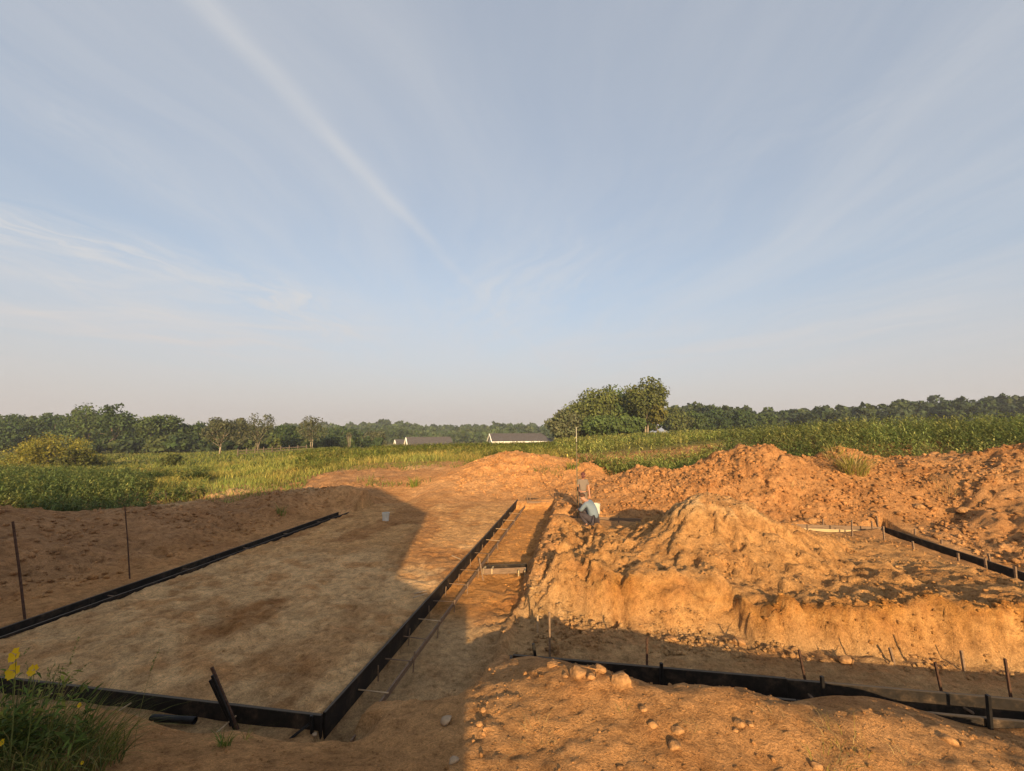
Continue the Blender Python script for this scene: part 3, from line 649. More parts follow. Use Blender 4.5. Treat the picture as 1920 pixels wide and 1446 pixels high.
# ------------------------------------------------------------------ levelling staff
p = at(1083, 970, 14.2); zb = hz(p[0], p[1])
t = thing('levelling_staff', 'tall thin levelling staff held upright by the standing person', 'staff', (p[0], p[1], zb))
M_staff = simple('staff_olive', (.10, .085, .05), .5, .2, .2); M_staff2 = simple('staff_pale', (.26, .25, .20), .5, .1, .15)
Ht = CAM_H + cam_ray(1083, 801)[1] * 14.2 - zb; Hm = CAM_H + cam_ray(1083, 830)[1] * 14.2 - zb
bm = bmesh.new(); add_box(bm, (0, 0, Hm / 2), (.034, .028, Hm), None, .004); obj_bm('lower_section', bm, M_staff, t)
bm = bmesh.new(); add_box(bm, (0, 0, (Hm + Ht) / 2 - .02), (.028, .022, Ht - Hm + .04), None, .003); obj_bm('upper_section', bm, M_staff2, t)
bm = bmesh.new(); add_box(bm, (0, 0, Hm), (.045, .038, .04), None, .004); obj_bm('clamp', bm, M_black, t)
bm = bmesh.new(); add_box(bm, (.02, -.035, .95), (.06, .035, .12), None, .006); obj_bm('receiver', bm, M_black, t)
# a cable / strap hanging from it
# ------------------------------------------------------------------ people
M_skin = simple('skin', (.40, .20, .13), .55, 0, .08, 5); M_hair = simple('brown_hair', (.07, .035, .02), .7, 0, .3, 40)
M_blue = simple('pale_blue_cotton', (.15, .19, .23), .9, 0, .08, 4, .01); M_greyshirt = simple('grey_cotton', (.17, .135, .11), .9, 0, .1, 4, .01)
M_dark = simple('dark_trousers', (.055, .045, .05), .9, 0, .2, 6, .01); M_khaki = simple('dusty_khaki', (.15, .115, .085), .9, 0, .12, 6, .01); M_cap = simple('maroon_cap', (.10, .035, .03), .8, 0, .15, 8); M_boot = simple('boot_leather', (.08, .05, .03), .7, 0, .3, 9)
def skin_mesh(name, verts, edges, rad, mat, par, sub=2, root=0):
    me = bpy.data.meshes.new(name); me.from_pydata([tuple(v) for v in verts], edges, []); o = bpy.data.objects.new(name, me); COL.objects.link(o)
    o.modifiers.new('s', 'SKIN'); sv = me.skin_vertices[0].data
    for i, r in enumerate(rad):
        r = r if hasattr(r, '__len__') else (r, r); sv[i].radius = r; sv[i].use_root = (i == root)
    m = o.modifiers.new('u', 'SUBSURF'); m.levels = sub; m.render_levels = sub
    dg = bpy.context.evaluated_depsgraph_get(); me2 = bpy.data.meshes.new_from_object(o.evaluated_get(dg)); bpy.data.objects.remove(o)
    for p in me2.polygons: p.use_smooth = True
    me2.materials.clear(); me2.materials.append(mat); o2 = bpy.data.objects.new(name, me2); COL.objects.link(o2); o2.parent = par; return o2
def graph(parts):
    """parts: {name: (xyz, radius, parent name)} -> verts, edges, radii"""
    k = list(parts); ix = {n: i for i, n in enumerate(k)}
    return [parts[n][0] for n in k], [(ix[parts[n][2]], ix[n]) for n in k if parts[n][2]], [parts[n][1] for n in k]
def hand_parts(P, side, wrist, fwd, down, arm):
    """palm, four curled fingers and a thumb from the wrist"""
    w = Vector(wrist); f = Vector(fwd).normalized(); dn = Vector(down).normalized(); s = f.cross(dn).normalized() * side
    P[f'palm{side}'] = (w + dn * .05, .026, arm); P[f'palm2{side}'] = (w + dn * .09, (.034, .014), f'palm{side}')
    for i, (o, l) in enumerate(((-.03, .06), (-.01, .075), (.01, .07), (.03, .055))):
        P[f'f{i}a{side}'] = (w + dn * (.09 + l * .5) + s * o * 0 + f.cross(dn) * o + f * .008, .0085, f'palm2{side}')
        P[f'f{i}b{side}'] = (w + dn * (.09 + l) + f.cross(dn) * o + f * .03, .008, f'f{i}a{side}')
    P[f'th{side}'] = (w + dn * .075 + f * .035, .010, f'palm{side}'); P[f'tk{side}'] = (w + dn * .11 + f * .045, .009, f'th{side}')
def face(par, c, fw, up, r, hair=None, cap=False):
    c, fw, up = Vector(c), Vector(fw).normalized(), Vector(up).normalized(); rt = fw.cross(up).normalized(); up = rt.cross(fw)
    B = Matrix((rt, fw, up)).transposed()
    def ball(name, pos, s, mat, n=2, cut=None):
        bm = bmesh.new(); bmesh.ops.create_icosphere(bm, subdivisions=n, radius=1)
        if cut: bmesh.ops.delete(bm, geom=[v for v in bm.verts if cut(v.co)], context='VERTS')
        for v in bm.verts: v.co = B @ Vector((v.co.x * s[0], v.co.y * s[1], v.co.z * s[2])) + c + B @ Vector(pos)
        return obj_bm(name, bm, mat, par, True)
    for s in (-1, 1):
        ball('eye', (s * .032, r * .92, .005), (.011, .008, .008), M_black, 1); ball('ear', (s * r * .80, -.005, -.01), (.012, .022, .032), M_skin, 1)
    ball('nose', (0, r * 1.06, -.025), (.013, .018, .022), M_skin, 1); ball('mouth', (0, r * .93, -.065), (.025, .008, .006), M_cap, 1)
    if cap:
        ball('cap', (0, -.004, .03), (r * .92, r * 1.08, r * 1.02), M_cap, 3, lambda q: q.z < .0)
        bm = bmesh.new(); vs = []
        for k in range(11):
            a = math.pi * k / 10; vs.append(((r * .86) * math.cos(a), (r * .9) + r * .78 * math.sin(a), .03 - .02 * math.sin(a)))
        top = [bm.verts.new(B @ Vector(v) + c) for v in vs]; bot = [bm.verts.new(B @ (Vector(v) - Vector((0, 0, .008))) + c) for v in vs]
        bm.faces.new(top); bm.faces.new(bot[::-1])
        for k in range(11): bm.faces.new((top[k], bot[k], bot[(k + 1) % 11], top[(k + 1) % 11]))
        obj_bm('cap_brim', bm, M_cap, par)
    ball('hair', (0, -.014, .018), (r * .90, r * 1.0, r * 1.02), M_hair, 3, lambda q: (q.y > .25 and q.z < .45) or q.z < -.45)
def person_standing():
    b = at(1094, 984, 14.75); z0 = hz(b[0], b[1])
    # local frame: x to the picture's right, y towards the viewer's far side
    t = thing('person', 'standing person in cap, grey t-shirt and khaki trousers steadying the staff', 'person', (b[0], b[1], z0), YAW)
    topz = CAM_H + cam_ray(1094, 886)[1] * 14.75 - z0; k = topz / 1.76
    S = lambda x, y, z: Vector((x * k, y * k, z * k))
    hip = {'pel': (S(0, .02, .95), (.15 * k, .11 * k), None)}
    P = {'pel': (S(0, .02, .95), .095 * k, None), 'sp': (S(0, .03, 1.12), .10 * k, 'pel'), 'ch': (S(0, .02, 1.32), .115 * k, 'sp'), 'nk0': (S(0, .0, 1.46), .07 * k, 'ch'), 'nk': (S(0, -.03, 1.52), .052 * k, 'nk0'),
         'h0': (S(0, -.075, 1.585), .075 * k, 'nk'), 'h1': (S(0, -.08, 1.67), .088 * k, 'h0')}
    for s, n in ((-1, 'r'), (1, 'l')):
        P['sh' + n] = (S(s * .17, .01, 1.41), .06 * k, 'ch')
        if s < 0:   # hand on the staff
            P['el' + n] = (S(-.25, -.04, 1.15), .043 * k, 'shr'); P['wr' + n] = (S(-.205, -.24, 1.02), .030 * k, 'elr')
            hand_parts(P, -1, P['wrr'][0], (1, 0, 0), (.2, -.8, -.1), 'wrr')
        else:
            P['el' + n] = (S(.25, .02, 1.13), .043 * k, 'shl'); P['wr' + n] = (S(.275, -.03, .88), .030 * k, 'ell')
            hand_parts(P, 1, P['wrl'][0], (-.3, -1, 0), (0, -.1, -1), 'wrl')
        P['th' + n] = (S(s * .095, .02, .86), .095 * k, 'pel'); P['kn' + n] = (S(s * .11, -.01, .49), .062 * k, 'th' + n); P['an' + n] = (S(s * .12, .04, .10), .036 * k, 'kn' + n); P['to' + n] = (S(s * .13, -.10, .055), .022 * k, 'an' + n)
    skin_mesh('body', *graph(P), M_skin, t)
    sh = {'pel': (S(0, .02, .90), (.185 * k, .135 * k), None), 'sp': (S(0, .03, 1.12), (.17 * k, .13 * k), 'pel'), 'ch': (S(0, .02, 1.33), (.185 * k, .145 * k), 'sp'), 'nk0': (S(0, .0, 1.455), .085 * k, 'ch')}
    for s, n in ((-1, 'r'), (1, 'l')):
        sh['sh' + n] = (S(s * .175, .01, 1.41), .078 * k, 'ch'); e = P['el' + n][0]; q = P['sh' + n][0]; sh['el' + n] = (q.lerp(e, .72), .068 * k, 'sh' + n)
    skin_mesh('t_shirt', *graph(sh), M_greyshirt, t)
    tr = {'pel': (S(0, .02, .93), (.165 * k, .125 * k), None)}
    for n in 'rl':
        tr['th' + n] = (P['th' + n][0], .112 * k, 'pel'); tr['kn' + n] = (P['kn' + n][0], .086 * k, 'th' + n); tr['an' + n] = (P['an' + n][0] + Vector((0, 0, .02)), .074 * k, 'kn' + n)
    skin_mesh('trousers', *graph(tr), M_khaki, t)
    for s, n in ((-1, 'r'), (1, 'l')):
        a = P['an' + n][0]; skin_mesh('boot', [a, a + Vector((0, .02, -.06)), a + Vector((s * .01, -.17, -.065))], [(0, 1), (1, 2)], [.058 * k, .055 * k, .045 * k], M_boot, t, 1)
    face(t, S(0, -.085, 1.645), (0, -1, -.55), (0, -.4, 1), .105 * k, cap=True)
def person_crouching():
    b = at(1106, 992, 13.3); z0 = hz(b[0], b[1])
    t = thing('person', 'crouching person in pale blue long-sleeved shirt and dark trousers at the plank form', 'person', (b[0], b[1], z0), YAW)
    S = lambda x, y, z: Vector((x, y, z))
    # faces the picture's left and away: fw = (-.75, .66)
    P = {'pel': (S(.10, -.03, .23), .10, None), 'sp': (S(.11, .0, .42), .10, 'pel'), 'ch': (S(.0, .05, .63), .135, 'sp'), 'nk0': (S(-.08, .08, .74), .07, 'ch'), 'nk': (S(-.13, .10, .78), .052, 'nk0'),
         'h0': (S(-.18, .13, .80), .072, 'nk'), 'h1': (S(-.19, .14, .86), .088, 'h0')}
    lat = Vector((-.62, -.78, 0))     # towards the viewer-left shoulder
    for s, n in ((1, 'l'), (-1, 'r')):
        c = P['ch'][0]; q = c + lat * .17 * s + Vector((-.03, .02, .05)); P['sh' + n] = (q, .06, 'ch')
        e = q + Vector((-.13, .06 if s > 0 else .12, -.21)); P['el' + n] = (e, .043, 'sh' + n)
        w = e + Vector((-.02, .20, .02)); P['wr' + n] = (w, .030, 'el' + n); hand_parts(P, s, w, (0, 0, -1), (-.3, .9, -.3), 'wr' + n)
        th = P['pel'][0] + lat * .10 * s + Vector((-.02, .0, -.01)); P['th' + n] = (th, .095, 'pel')
        kn = th + Vector((-.30, .20, .16 if s > 0 else .2)); P['kn' + n] = (kn, .064, 'th' + n)
        an = th + Vector((-.10, .06, -.16)); P['an' + n] = (an, .036, 'kn' + n); P['to' + n] = (an + Vector((-.11, .08, -.02)), .018, 'an' + n)
    skin_mesh('body', *graph(P), M_skin, t)
    sh = {'pel': (S(.12, -.04, .20), (.185, .175), None), 'sp': (S(.11, .0, .42), (.17, .16), 'pel'), 'ch': (S(.0, .05, .63), (.17, .155), 'sp'), 'nk0': (S(-.075, .08, .735), .085, 'ch')}
    for n in 'lr':
        sh['sh' + n] = (P['sh' + n][0], .082, 'ch'); sh['el' + n] = (P['el' + n][0], .062, 'sh' + n); sh['wr' + n] = (P['el' + n][0].lerp(P['wr' + n][0], .9), .046, 'el' + n)
    skin_mesh('shirt', *graph(sh), M_blue, t)
    tr = {'pel': (P['pel'][0] + Vector((0, 0, -.03)), .15, None)}
    for n in 'lr':
        tr['th' + n] = (P['th' + n][0], .115, 'pel'); tr['kn' + n] = (P['kn' + n][0], .086, 'th' + n); tr['an' + n] = (P['an' + n][0] + Vector((0, 0, .03)), .07, 'kn' + n)
    skin_mesh('trousers', *graph(tr), M_dark, t)
    for n in 'lr':
        a = P['an' + n][0]; skin_mesh('boot', [a, a + Vector((.03, -.02, -.03)), a + Vector((-.15, .11, -.035))], [(0, 1), (1, 2)], [.060, .056, .050], M_boot, t, 1)
    face(t, S(-.195, .145, .85), (-.62, .5, -.62), (-.45, .35, .8), .105)
person_standing(); person_crouching()

# ------------------------------------------------------------------ stones and clods
def ico(n):
    bm = bmesh.new(); bmesh.ops.create_icosphere(bm, subdivisions=n, radius=1); bm.verts.ensure_lookup_table()
    V = np.array([v.co[:] for v in bm.verts]); F = np.array([[v.index for v in f.verts] for f in bm.faces]); bm.free(); return V, F
IV1, IF1 = ico(1); IV2, IF2 = ico(3)
OV = np.array([(1, 0, 0), (0, 1, 0), (-1, 0, 0), (0, -1, 0), (0, 0, 1)], float); OF = np.array([(0, 1, 4), (1, 2, 4), (2, 3, 4), (3, 0, 4)])
def clods(name, X, Y, size, label, seed, par=None, tone=1.0):
    """loose crumbs of soil lying on the ground, joined: far too many to count"""
    r = np.random.default_rng(seed); Z0 = hzv(X, Y); S0 = soilv(X, Y); big = size > .5 * (size.max() * .5); L = []
    for sel, BV, BF, sink in ((big, IV1, IF1, .25), (~big, OV, OF, -.15)):
        x, y, z, sz, so = X[sel], Y[sel], Z0[sel], size[sel], S0[sel]; n = len(x); k = len(BV)
        if not n: continue
        s = sz[:, None, None] * (1 + .55 * (r.random((n, 1, 3)) - .5)); s[..., 2] *= .8 if k == 12 else 1.1
        V = BV[None] * (1 + .8 * (r.random((n, k, 1)) - .5)); V[..., 2] *= .85
        if k == 5: V[:, 4, :2] += .5 * (r.random((n, 2)) - .5)
        a = r.random(n) * 6.283; ca, sa = np.cos(a)[:, None], np.sin(a)[:, None]; V = V * s
        W = np.stack([V[..., 0] * ca - V[..., 1] * sa, V[..., 0] * sa + V[..., 1] * ca, V[..., 2]], -1) + np.stack([x, y, z + sz * sink], -1)[:, None]
        C = np.clip(so * (tone * (.75 + .45 * r.random((n, 1)))), 0, .9)
        L.append((W.reshape(-1, 3), (BF[None] + (np.arange(n) * k)[:, None, None]).reshape(-1, 3), np.repeat(C, k, 0)))
    V, F, C = merge(L); o = mesh_np(name, V, F, M_dirt, par, C, False, 'soil'); return tag(o, label, 'soil', kind='stuff')
rg = np.random.default_rng(3)
def scatter(n, x0, x1, y0, y1, s0, s1, clump, seed, power=2.2):
    X = rg.uniform(x0, x1, n); Y = rg.uniform(y0, y1, n); m = fbm(X, Y, clump, 3, seed) > rg.uniform(-.5, .35, n); X, Y = X[m], Y[m]
    return X, Y, s0 + (s1 - s0) * rg.random(len(X)) ** power * rg.random(len(X))
def scat_stuff(name, label, parts, seed, tone=1.05):
    Q = [np.concatenate(v) for v in zip(*parts)]; clods(name, Q[0], Q[1], Q[2], label, seed, tone=tone)
scat_stuff('loose_clods', 'loose clods and rubble strewn over the right-hand earth mounds',
           [scatter(15000, -1, 17, 14.9, 19, .014, .10, 1.6, 201), scatter(6000, 9.2, 15, 7, 15, .014, .10, 1.6, 202), scatter(2500, -6, 4, 18.5, 24.5, .02, .10, 1.6, 203)], 31)
scat_stuff('loose_clods', 'loose clods lying on and below the pale central heap',
           [scatter(16000, -1.0, 8.2, 8.0, 13.8, .007, .042, 1.0, 211), scatter(8000, -.9, 9.5, 7.0, 7.9, .007, .055, .8, 212, 1.8), scatter(1200, -1.2, 0.2, 6.3, 14, .012, .08, .8, 213)], 32)
scat_stuff('loose_clods', 'crumbs of soil and small stones on the near bank',
           [scatter(20000, -4.5, 6.5, 2.6, 5.5, .003, .014, .7, 221), scatter(1500, -1.2, 6.5, 3.0, 5.4, .006, .032, .7, 222)], 33)
scat_stuff('loose_clods', 'clods and crumbs on the shaded brown berm at left',
           [scatter(6500, -15, -9.3, 4, 18, .014, .085, 1.5, 231)], 34)
scat_stuff('loose_clods', 'small crumbs trodden into the sand pad and trench floor',
           [scatter(3600, -8.2, -2.9, 4.7, 17.5, .006, .022, 1.0, 241), scatter(1000, -2.4, -1.1, 5.2, 17.5, .008, .035, .6, 242)], 35)
M_stone = simple('field_stone', (.33, .235, .15), .9, 0, .3, 7, .02); M_clod = simple('dry_clod', (.30, .16, .066), .95, 0, .45, 16, .06)
def rock(px, py, wpx, label, name='stone', mat=None, seed=0, flat=.72):
    p = hit(px, py + wpx * .25); d = -p[0] * ST + p[1] * CT; r = wpx / FPX * d * .5
    rr = np.random.default_rng(seed); V = rr.normal(size=(26, 3)); V /= np.linalg.norm(V, axis=1)[:, None]; V *= (.78 + .3 * rr.random((26, 1))) * np.array([1.1, .95, flat]) * r
    bm = bmesh.new()
    for q in V: bm.verts.new(q)
    bmesh.ops.convex_hull(bm, input=bm.verts); bmesh.ops.delete(bm, geom=[v for v in bm.verts if not v.link_faces], context='VERTS')
    if name == 'stone':
        bmesh.ops.subdivide_edges(bm, edges=bm.edges, cuts=1, use_grid_fill=True); bmesh.ops.smooth_vert(bm, verts=bm.verts, factor=.7, use_axis_x=True, use_axis_y=True, use_axis_z=True); bmesh.ops.smooth_vert(bm, verts=bm.verts, factor=.6, use_axis_x=True, use_axis_y=True, use_axis_z=True)
    else:
        bmesh.ops.bevel(bm, geom=list(bm.edges), offset=r * .10, segments=1, affect='EDGES')
    o = obj_bm(name, bm, mat or M_clod, None, name == 'stone'); o.location = (p[0], p[1], p[2] + r * flat * .25)
    tag(o, label, 'stone' if name == 'stone' else 'clod'); return o
for i, a in enumerate((
    (837, 1352, 25, 'rounded grey-tan stone in shade left of the shadow edge, farther of two', 'stone', M_stone), (851, 1425, 21, 'small rounded stone in shade at the bottom edge, nearer of two', 'stone', M_stone),
    (1037, 1243, 24, 'leftmost lump on the bank crest, beside the end of the black form'), (1081, 1259, 32, 'big blocky clod on the bank crest, second from left'), (1122, 1254, 27, 'upright clod on the bank crest, behind the blocky one'),
    (1166, 1272, 40, 'largest orange clod on the bank crest, right end of the row'), (1108, 1268, 17, 'small clod wedged between the larger crest lumps'), (1060, 1268, 13, 'smallest crest clod, in front of the leftmost lump'),
    (1207, 1332, 14, 'small pale stone alone below the largest crest clod'), (1224, 1358, 18, 'small stone left of the pair on the middle of the bank'), (1271, 1366, 22, 'flat clod on the middle of the lit bank'),
    (1265, 1399, 26, 'rounded clod with long shadow low on the lit bank'), (1387, 1357, 20, 'upright stone beside the dark hollow in the bank'), (1407, 1360, 13, 'small stone just right of the upright one by the hollow'), (1380, 1370, 11, 'tiny stone in front of the upright one by the hollow'),
    (1780, 1388, 28, 'rounded stone on the right of the bank, below the front stake'), (1531, 1437, 20, 'clod at the bottom edge, below the dry grass'), (899, 1358, 15, 'stone just inside the sunlit edge of the bank'), (907, 1330, 13, 'small stone above the one at the sunlit edge'),
    (590, 1378, 12, 'small stone near the corner of the near board', 'stone', M_stone),
    (1162, 988, 13, 'pale clod right of the crouching person, in front of the plank form'), (1201, 988, 11, 'second pale clod right of the crouching person'), (1385, 1200, 26, 'big clod at the foot of the cut face, by its dark notch'), (1257, 1197, 22, 'clod with dark side at the foot of the cut face'),
    (1585, 1235, 26, 'dark lump at the foot of the cut face, right of the notch'), (1806, 958, 24, 'large block of earth below the right-hand mound'), (1722, 948, 20, 'block of earth low on the right-hand mound'), (1520, 978, 22, 'dark block of earth behind the far plank form'))):
    rock(a[0], a[1], a[2], a[3], a[4] if len(a) > 4 else 'clod', a[5] if len(a) > 5 else None, 100 + i)

# ------------------------------------------------------------------ grass, weeds
def blades(n, X, Y, L, W, bend, col, seed, Z=None, lean=None, seg=4, az=None):
    """curved tapering blades; returns verts, faces, tints"""
    r = np.random.default_rng(seed); n = len(X); Z = hzv(X, Y) if Z is None else Z
    az = r.random(n) * 6.283 if az is None else az; t = np.linspace(0, 1, seg + 1)[None]
    out = (bend * (.4 + r.random(n)))[:, None] * t ** 1.8 * L[:, None]; up = L[:, None] * (t - (bend * .45)[:, None] * t ** 2.6)
    cx, cy = np.cos(az)[:, None], np.sin(az)[:, None]
    px = X[:, None] + out * cx; py = Y[:, None] + out * cy; pz = (Z - .02)[:, None] + up
    tw = r.random(n)[:, None] * 6.283; wx, wy = np.cos(tw), np.sin(tw); w = W[:, None] * .5 * (1 - t ** 1.6 * .93)
    A = np.stack([px - wx * w, py - wy * w, pz], -1); B = np.stack([px + wx * w, py + wy * w, pz], -1)
    V = np.stack([A, B], 2).reshape(n, -1, 3); k = 2 * (seg + 1)
    f = np.array([[2 * i, 2 * i + 1, 2 * i + 3, 2 * i + 2] for i in range(seg)])
    F = (f[None] + (np.arange(n) * k)[:, None, None]).reshape(-1, 4)
    C = np.repeat(col[:, None], k, 1).reshape(-1, 3)
    return V.reshape(-1, 3), F, C
def leafy(X, Y, H, nl, ls, col, seed, spread=.22, Z=None):
    """broad-leaved weeds: a stem with leaves all the way up"""
    r = np.random.default_rng(seed); n = len(X); Z = hzv(X, Y) if Z is None else Z
    t = (np.arange(nl)[None] + r.random((n, nl))) / nl; t = .08 + .94 * t
    lx = (r.random(n) - .5) * .5; ly = (r.random(n) - .5) * .5
    az = r.random((n, nl)) * 6.283; rad = spread * (1.05 - .75 * t) * (.3 + .9 * r.random((n, nl))) * H[:, None]
    bx = X[:, None] + lx[:, None] * H[:, None] * t ** 2 * .5; by = Y[:, None] + ly[:, None] * H[:, None] * t ** 2 * .5; bz = Z[:, None] + H[:, None] * t
    dx, dy = np.cos(az), np.sin(az); dr = r.random((n, nl)) * 2.2 - 1.15
    s = ls[:, None] * (.6 + .8 * r.random((n, nl))) * (1.15 - .6 * t)
    c0 = np.stack([bx + dx * rad * .3, by + dy * rad * .3, bz], -1)
    tip = c0 + np.stack([dx * s, dy * s, s * dr], -1); mid = c0 * .5 + tip * .5; wd = .15 * s
    pl = mid + np.stack([-dy * wd, dx * wd, .15 * s], -1); pr = mid + np.stack([dy * wd, -dx * wd, .15 * s], -1)
    V = np.stack([c0, pl, tip, pr], 2).reshape(-1, 3); F = np.arange(len(V)).reshape(-1, 4)
    C = col[:, None] * (.75 + .5 * r.random((n, nl, 1))) * (.75 + .4 * t[..., None]); C = np.repeat(C.reshape(-1, 3), 4, 0)
    return V, F, C
def field(n, d0, d1, l0, l1, seed, keep=None):
    """random places between two distances and two picture columns, evenly over the ground"""
    r = np.random.default_rng(seed); d = np.sqrt(r.uniform(d0 ** 2, d1 ** 2, n)); px = r.uniform(l0, l1, n); a = (px - 960) / FPX * d
    X = a * CT - d * ST; Y = a * ST + d * CT
    if keep is not None: m = keep(X, Y, d, px); X, Y, d, px = X[m], Y[m], d[m], px[m]
    return X, Y, d, px
def tint(n, base, var, seed, alt=None, af=0.0):
    r = np.random.default_rng(seed); C = np.array(base)[None] * (1 + var * (r.random((n, 1)) - .5) * 2) * (1 + .12 * (r.random((n, 3)) - .5))
    if alt is not None: m = r.random((n, 1)) < af; C = np.where(m, np.array(alt)[None] * (1 + var * (r.random((n, 1)) - .5) * 2), C)
    return C
def edge(px):       # nearest distance at which growth stands, along the picture
    return np.interp(px, [-200, 0, 110, 200, 300, 420, 500, 580, 640, 720, 800, 880, 960, 1000, 1060, 1120, 1200, 1290, 1350, 1440, 1500, 1560, 1650, 1780, 1920, 2200],
                     [14, 14, 13.5, 14.2, 15.2, 17, 19.5, 23.5, 29, 33, 33, 31, 27, 26.5, 27, 23.5, 22, 20.3, 19.6, 19, 18.7, 18.8, 18, 17.4, 16.6, 15])
def grow(name, label, cat, L): o = mesh_np(name, *[x for x in merge(L)][:2], M_grass, None, merge(L)[2]); return tag(o, label, cat, kind='stuff')
# dark broad-leaved weeds behind the left berm
kp = lambda X, Y, d, px: (d > edge(px) + .3 * fbm(X, Y, 1.5, 2, 301)) & (px < 310 + 170 * fbm(X, Y, 3, 3, 303)) & (fbm(X, Y, 2.0, 3, 304) > -.42)
X, Y, d, px = field(6800, 13, 38, -100, 400, 41, kp); n = len(X); H = (.55 + .55 * np.random.default_rng(1).random(n)) * (.75 + .4 * ss(d, 14, 22)) * (1 + .35 * fbm(X, Y, 2.0, 2, 305))
grow('tall_weeds', 'dense dark green weeds behind the left berm', 'weeds', [leafy(X, Y, H * .85, 20, .075 + .005 * d, tint(n, (.125, .165, .055), .3, 2, (.21, .22, .07), .25), 42, .24)])
# golden green grass in the left middle
def kg(X, Y, d, px):
    bare = (fbm(X, Y, 5, 3, 311) > -.02 + .26 * ss(np.abs(px - 740), 80, 330)) & (px > 400) & (d < 40)
    return (d > edge(px) + 1.0 * fbm(X, Y, 2.5, 2, 312)) & ((px > 250 + 140 * fbm(X, Y, 3, 3, 315)) | (d > 30) | (fbm(X, Y, 1.6, 2, 316) > .25)) & ~bare
X, Y, d, px = field(48000, 14, 46, -60, 1080, 51, kg); n = len(X); rr = np.random.default_rng(5)
C = tint(n, (.27, .25, .07), .3, 52, (.17, .19, .05), .38) * (1 + .45 * fbm(X, Y, 4, 3, 313))[:, None] * (1 + np.array([.4, .1, .2])[None] * fbm(X, Y, 2.5, 2, 314)[:, None])
grow('tall_grass', 'golden green uncut grass beyond the left berm and pad', 'grass', [blades(n, X, Y, (.24 + .38 * rr.random(n)) * (.7 + .5 * ss(d, 18, 30)), .012 + .0011 * d, .25 + .5 * rr.random(n), C, 53, seg=2)])
# thin tufts over the bare ground in the middle
ks = lambda X, Y, d, px: (fbm(X, Y, 2.2, 3, 351) > -.02 + .25 * (1 - ss(d, 24, 30))) & (hzv(X, Y) < 1.2)
X, Y, d, px = field(15000, 21.5, 38, 470, 1060, 55, ks); n = len(X); rr = np.random.default_rng(15)
grow('sparse_grass', 'patchy thin grass on the bare orange ground beyond the pad', 'grass', [blades(n, X, Y, .15 + .3 * rr.random(n), .012 + .0009 * d, .3 + .6 * rr.random(n), tint(n, (.19, .18, .045), .3, 56, (.11, .14, .035), .35), 57, seg=2)])
# leafy weeds along the crest in the middle
kc = lambda X, Y, d, px: (d > edge(px) + 3 + 2.0 * fbm(X, Y, 2.5, 2, 321)) & (fbm(X, Y, 6, 2, 322) > -.25)
X, Y, d, px = field(6500, 28, 62, 560, 1100, 61, kc); n = len(X); rr = np.random.default_rng(6)
grow('tall_weeds', 'yellow green weeds on the crest in front of the two houses', 'weeds', [leafy(X, Y, .25 + .45 * rr.random(n), 10, .12 + .003 * d, tint(n, (.13, .16, .035), .3, 62, (.22, .20, .05), .3), 63, .16)])
# weed field on the right
kr = lambda X, Y, d, px: (d > edge(px) + .5 * fbm(X, Y, 1.5, 2, 331))
X, Y, d, px = field(5200, 16, 26, 1050, 2150, 71, kr); X2, Y2, d2, px2 = field(6600, 24, 80, 1040, 2200, 72, kr); X = np.r_[X, X2]; Y = np.r_[Y, Y2]; d = np.r_[d, d2]; px = np.r_[px, px2]; n = len(X); rr = np.random.default_rng(7)
H = (.62 + .5 * rr.random(n)) * np.interp(px, [1050, 1250, 1500, 1920], [.8, .85, 1.1, 1.15]) * (1 + .4 * fbm(X, Y, 2.5, 3, 335))
base = np.where((px < 1350)[:, None], tint(n, (.20, .215, .06), .3, 73, (.30, .28, .085), .3), tint(n, (.135, .16, .05), .3, 74, (.22, .22, .07), .25))
base = base * (1 + .5 * fbm(X, Y, 5, 3, 337))[:, None] * (1 + np.array([.25, .05, .1])[None] * fbm(X, Y, 3, 2, 338)[:, None])
grow('tall_weeds', 'wide field of tall green weeds behind the right-hand mounds', 'weeds', [leafy(X, Y, H, 14, .08 + .005 * d, base * 1.25, 75, .17)])
# rough meadow far left
X, Y, d, px = field(16000, 36, 120, -150, 640, 81, lambda X, Y, d, px: fbm(X, Y, 9, 3, 341) > -.35); n = len(X); rr = np.random.default_rng(8)
grow('meadow_grass', 'rough olive meadow sloping down to the left woods', 'grass', [blades(n, X, Y, .4 + .5 * rr.random(n), .05 + .002 * d, .4 + .4 * rr.random(n), tint(n, (.16, .165, .04), .35, 82, (.08, .11, .03), .35), 83, seg=2)])

# tufts and single plants
def tuft(name, label, px, py, n, L, w, spread, cols, seed, bend=.5, cat='grass', dd=None):
    p = hit(px, py) if dd is None else at(px, py, dd); r = np.random.default_rng(seed)
    a = r.random(n) * 6.283; q = spread * np.sqrt(r.random(n)); X = p[0] + q * np.cos(a); Y = p[1] + q * np.sin(a)
    ci = r.integers(0, len(cols), n); C = np.array(cols)[ci] * (.7 + .6 * r.random((n, 1)))
    V, F, Cc = blades(n, X, Y, L * (.4 + .8 * r.random(n)), np.full(n, w), bend * (.4 + 1.1 * r.random(n)), C, seed + 1, az=a + r.normal(size=n) * .5)
    V = V - p; o = mesh_np(name, V, F, M_grass, None, Cc); o.location = p; return tag(o, label, cat)
GR, YG, ST_ = (.10, .15, .03), (.26, .24, .05), (.42, .31, .14)
tuft('grass_tuft', 'small bright green grass tuft on the shaded bank', 420, 1400, 46, .20, .007, .05, (GR, GR, YG), 401, .7)
tuft('grass_tuft', 'thin yellow-green sprig right of the bright tuft on the shaded bank', 462, 1388, 12, .16, .006, .03, (YG, GR), 402, 1.0)
tuft('grass_clump', 'overturned sod with long drooping grass on the right mound', 1600, 884, 340, .85, .016, .42, (YG, (.16, .17, .04), ST_), 403, 1.1)
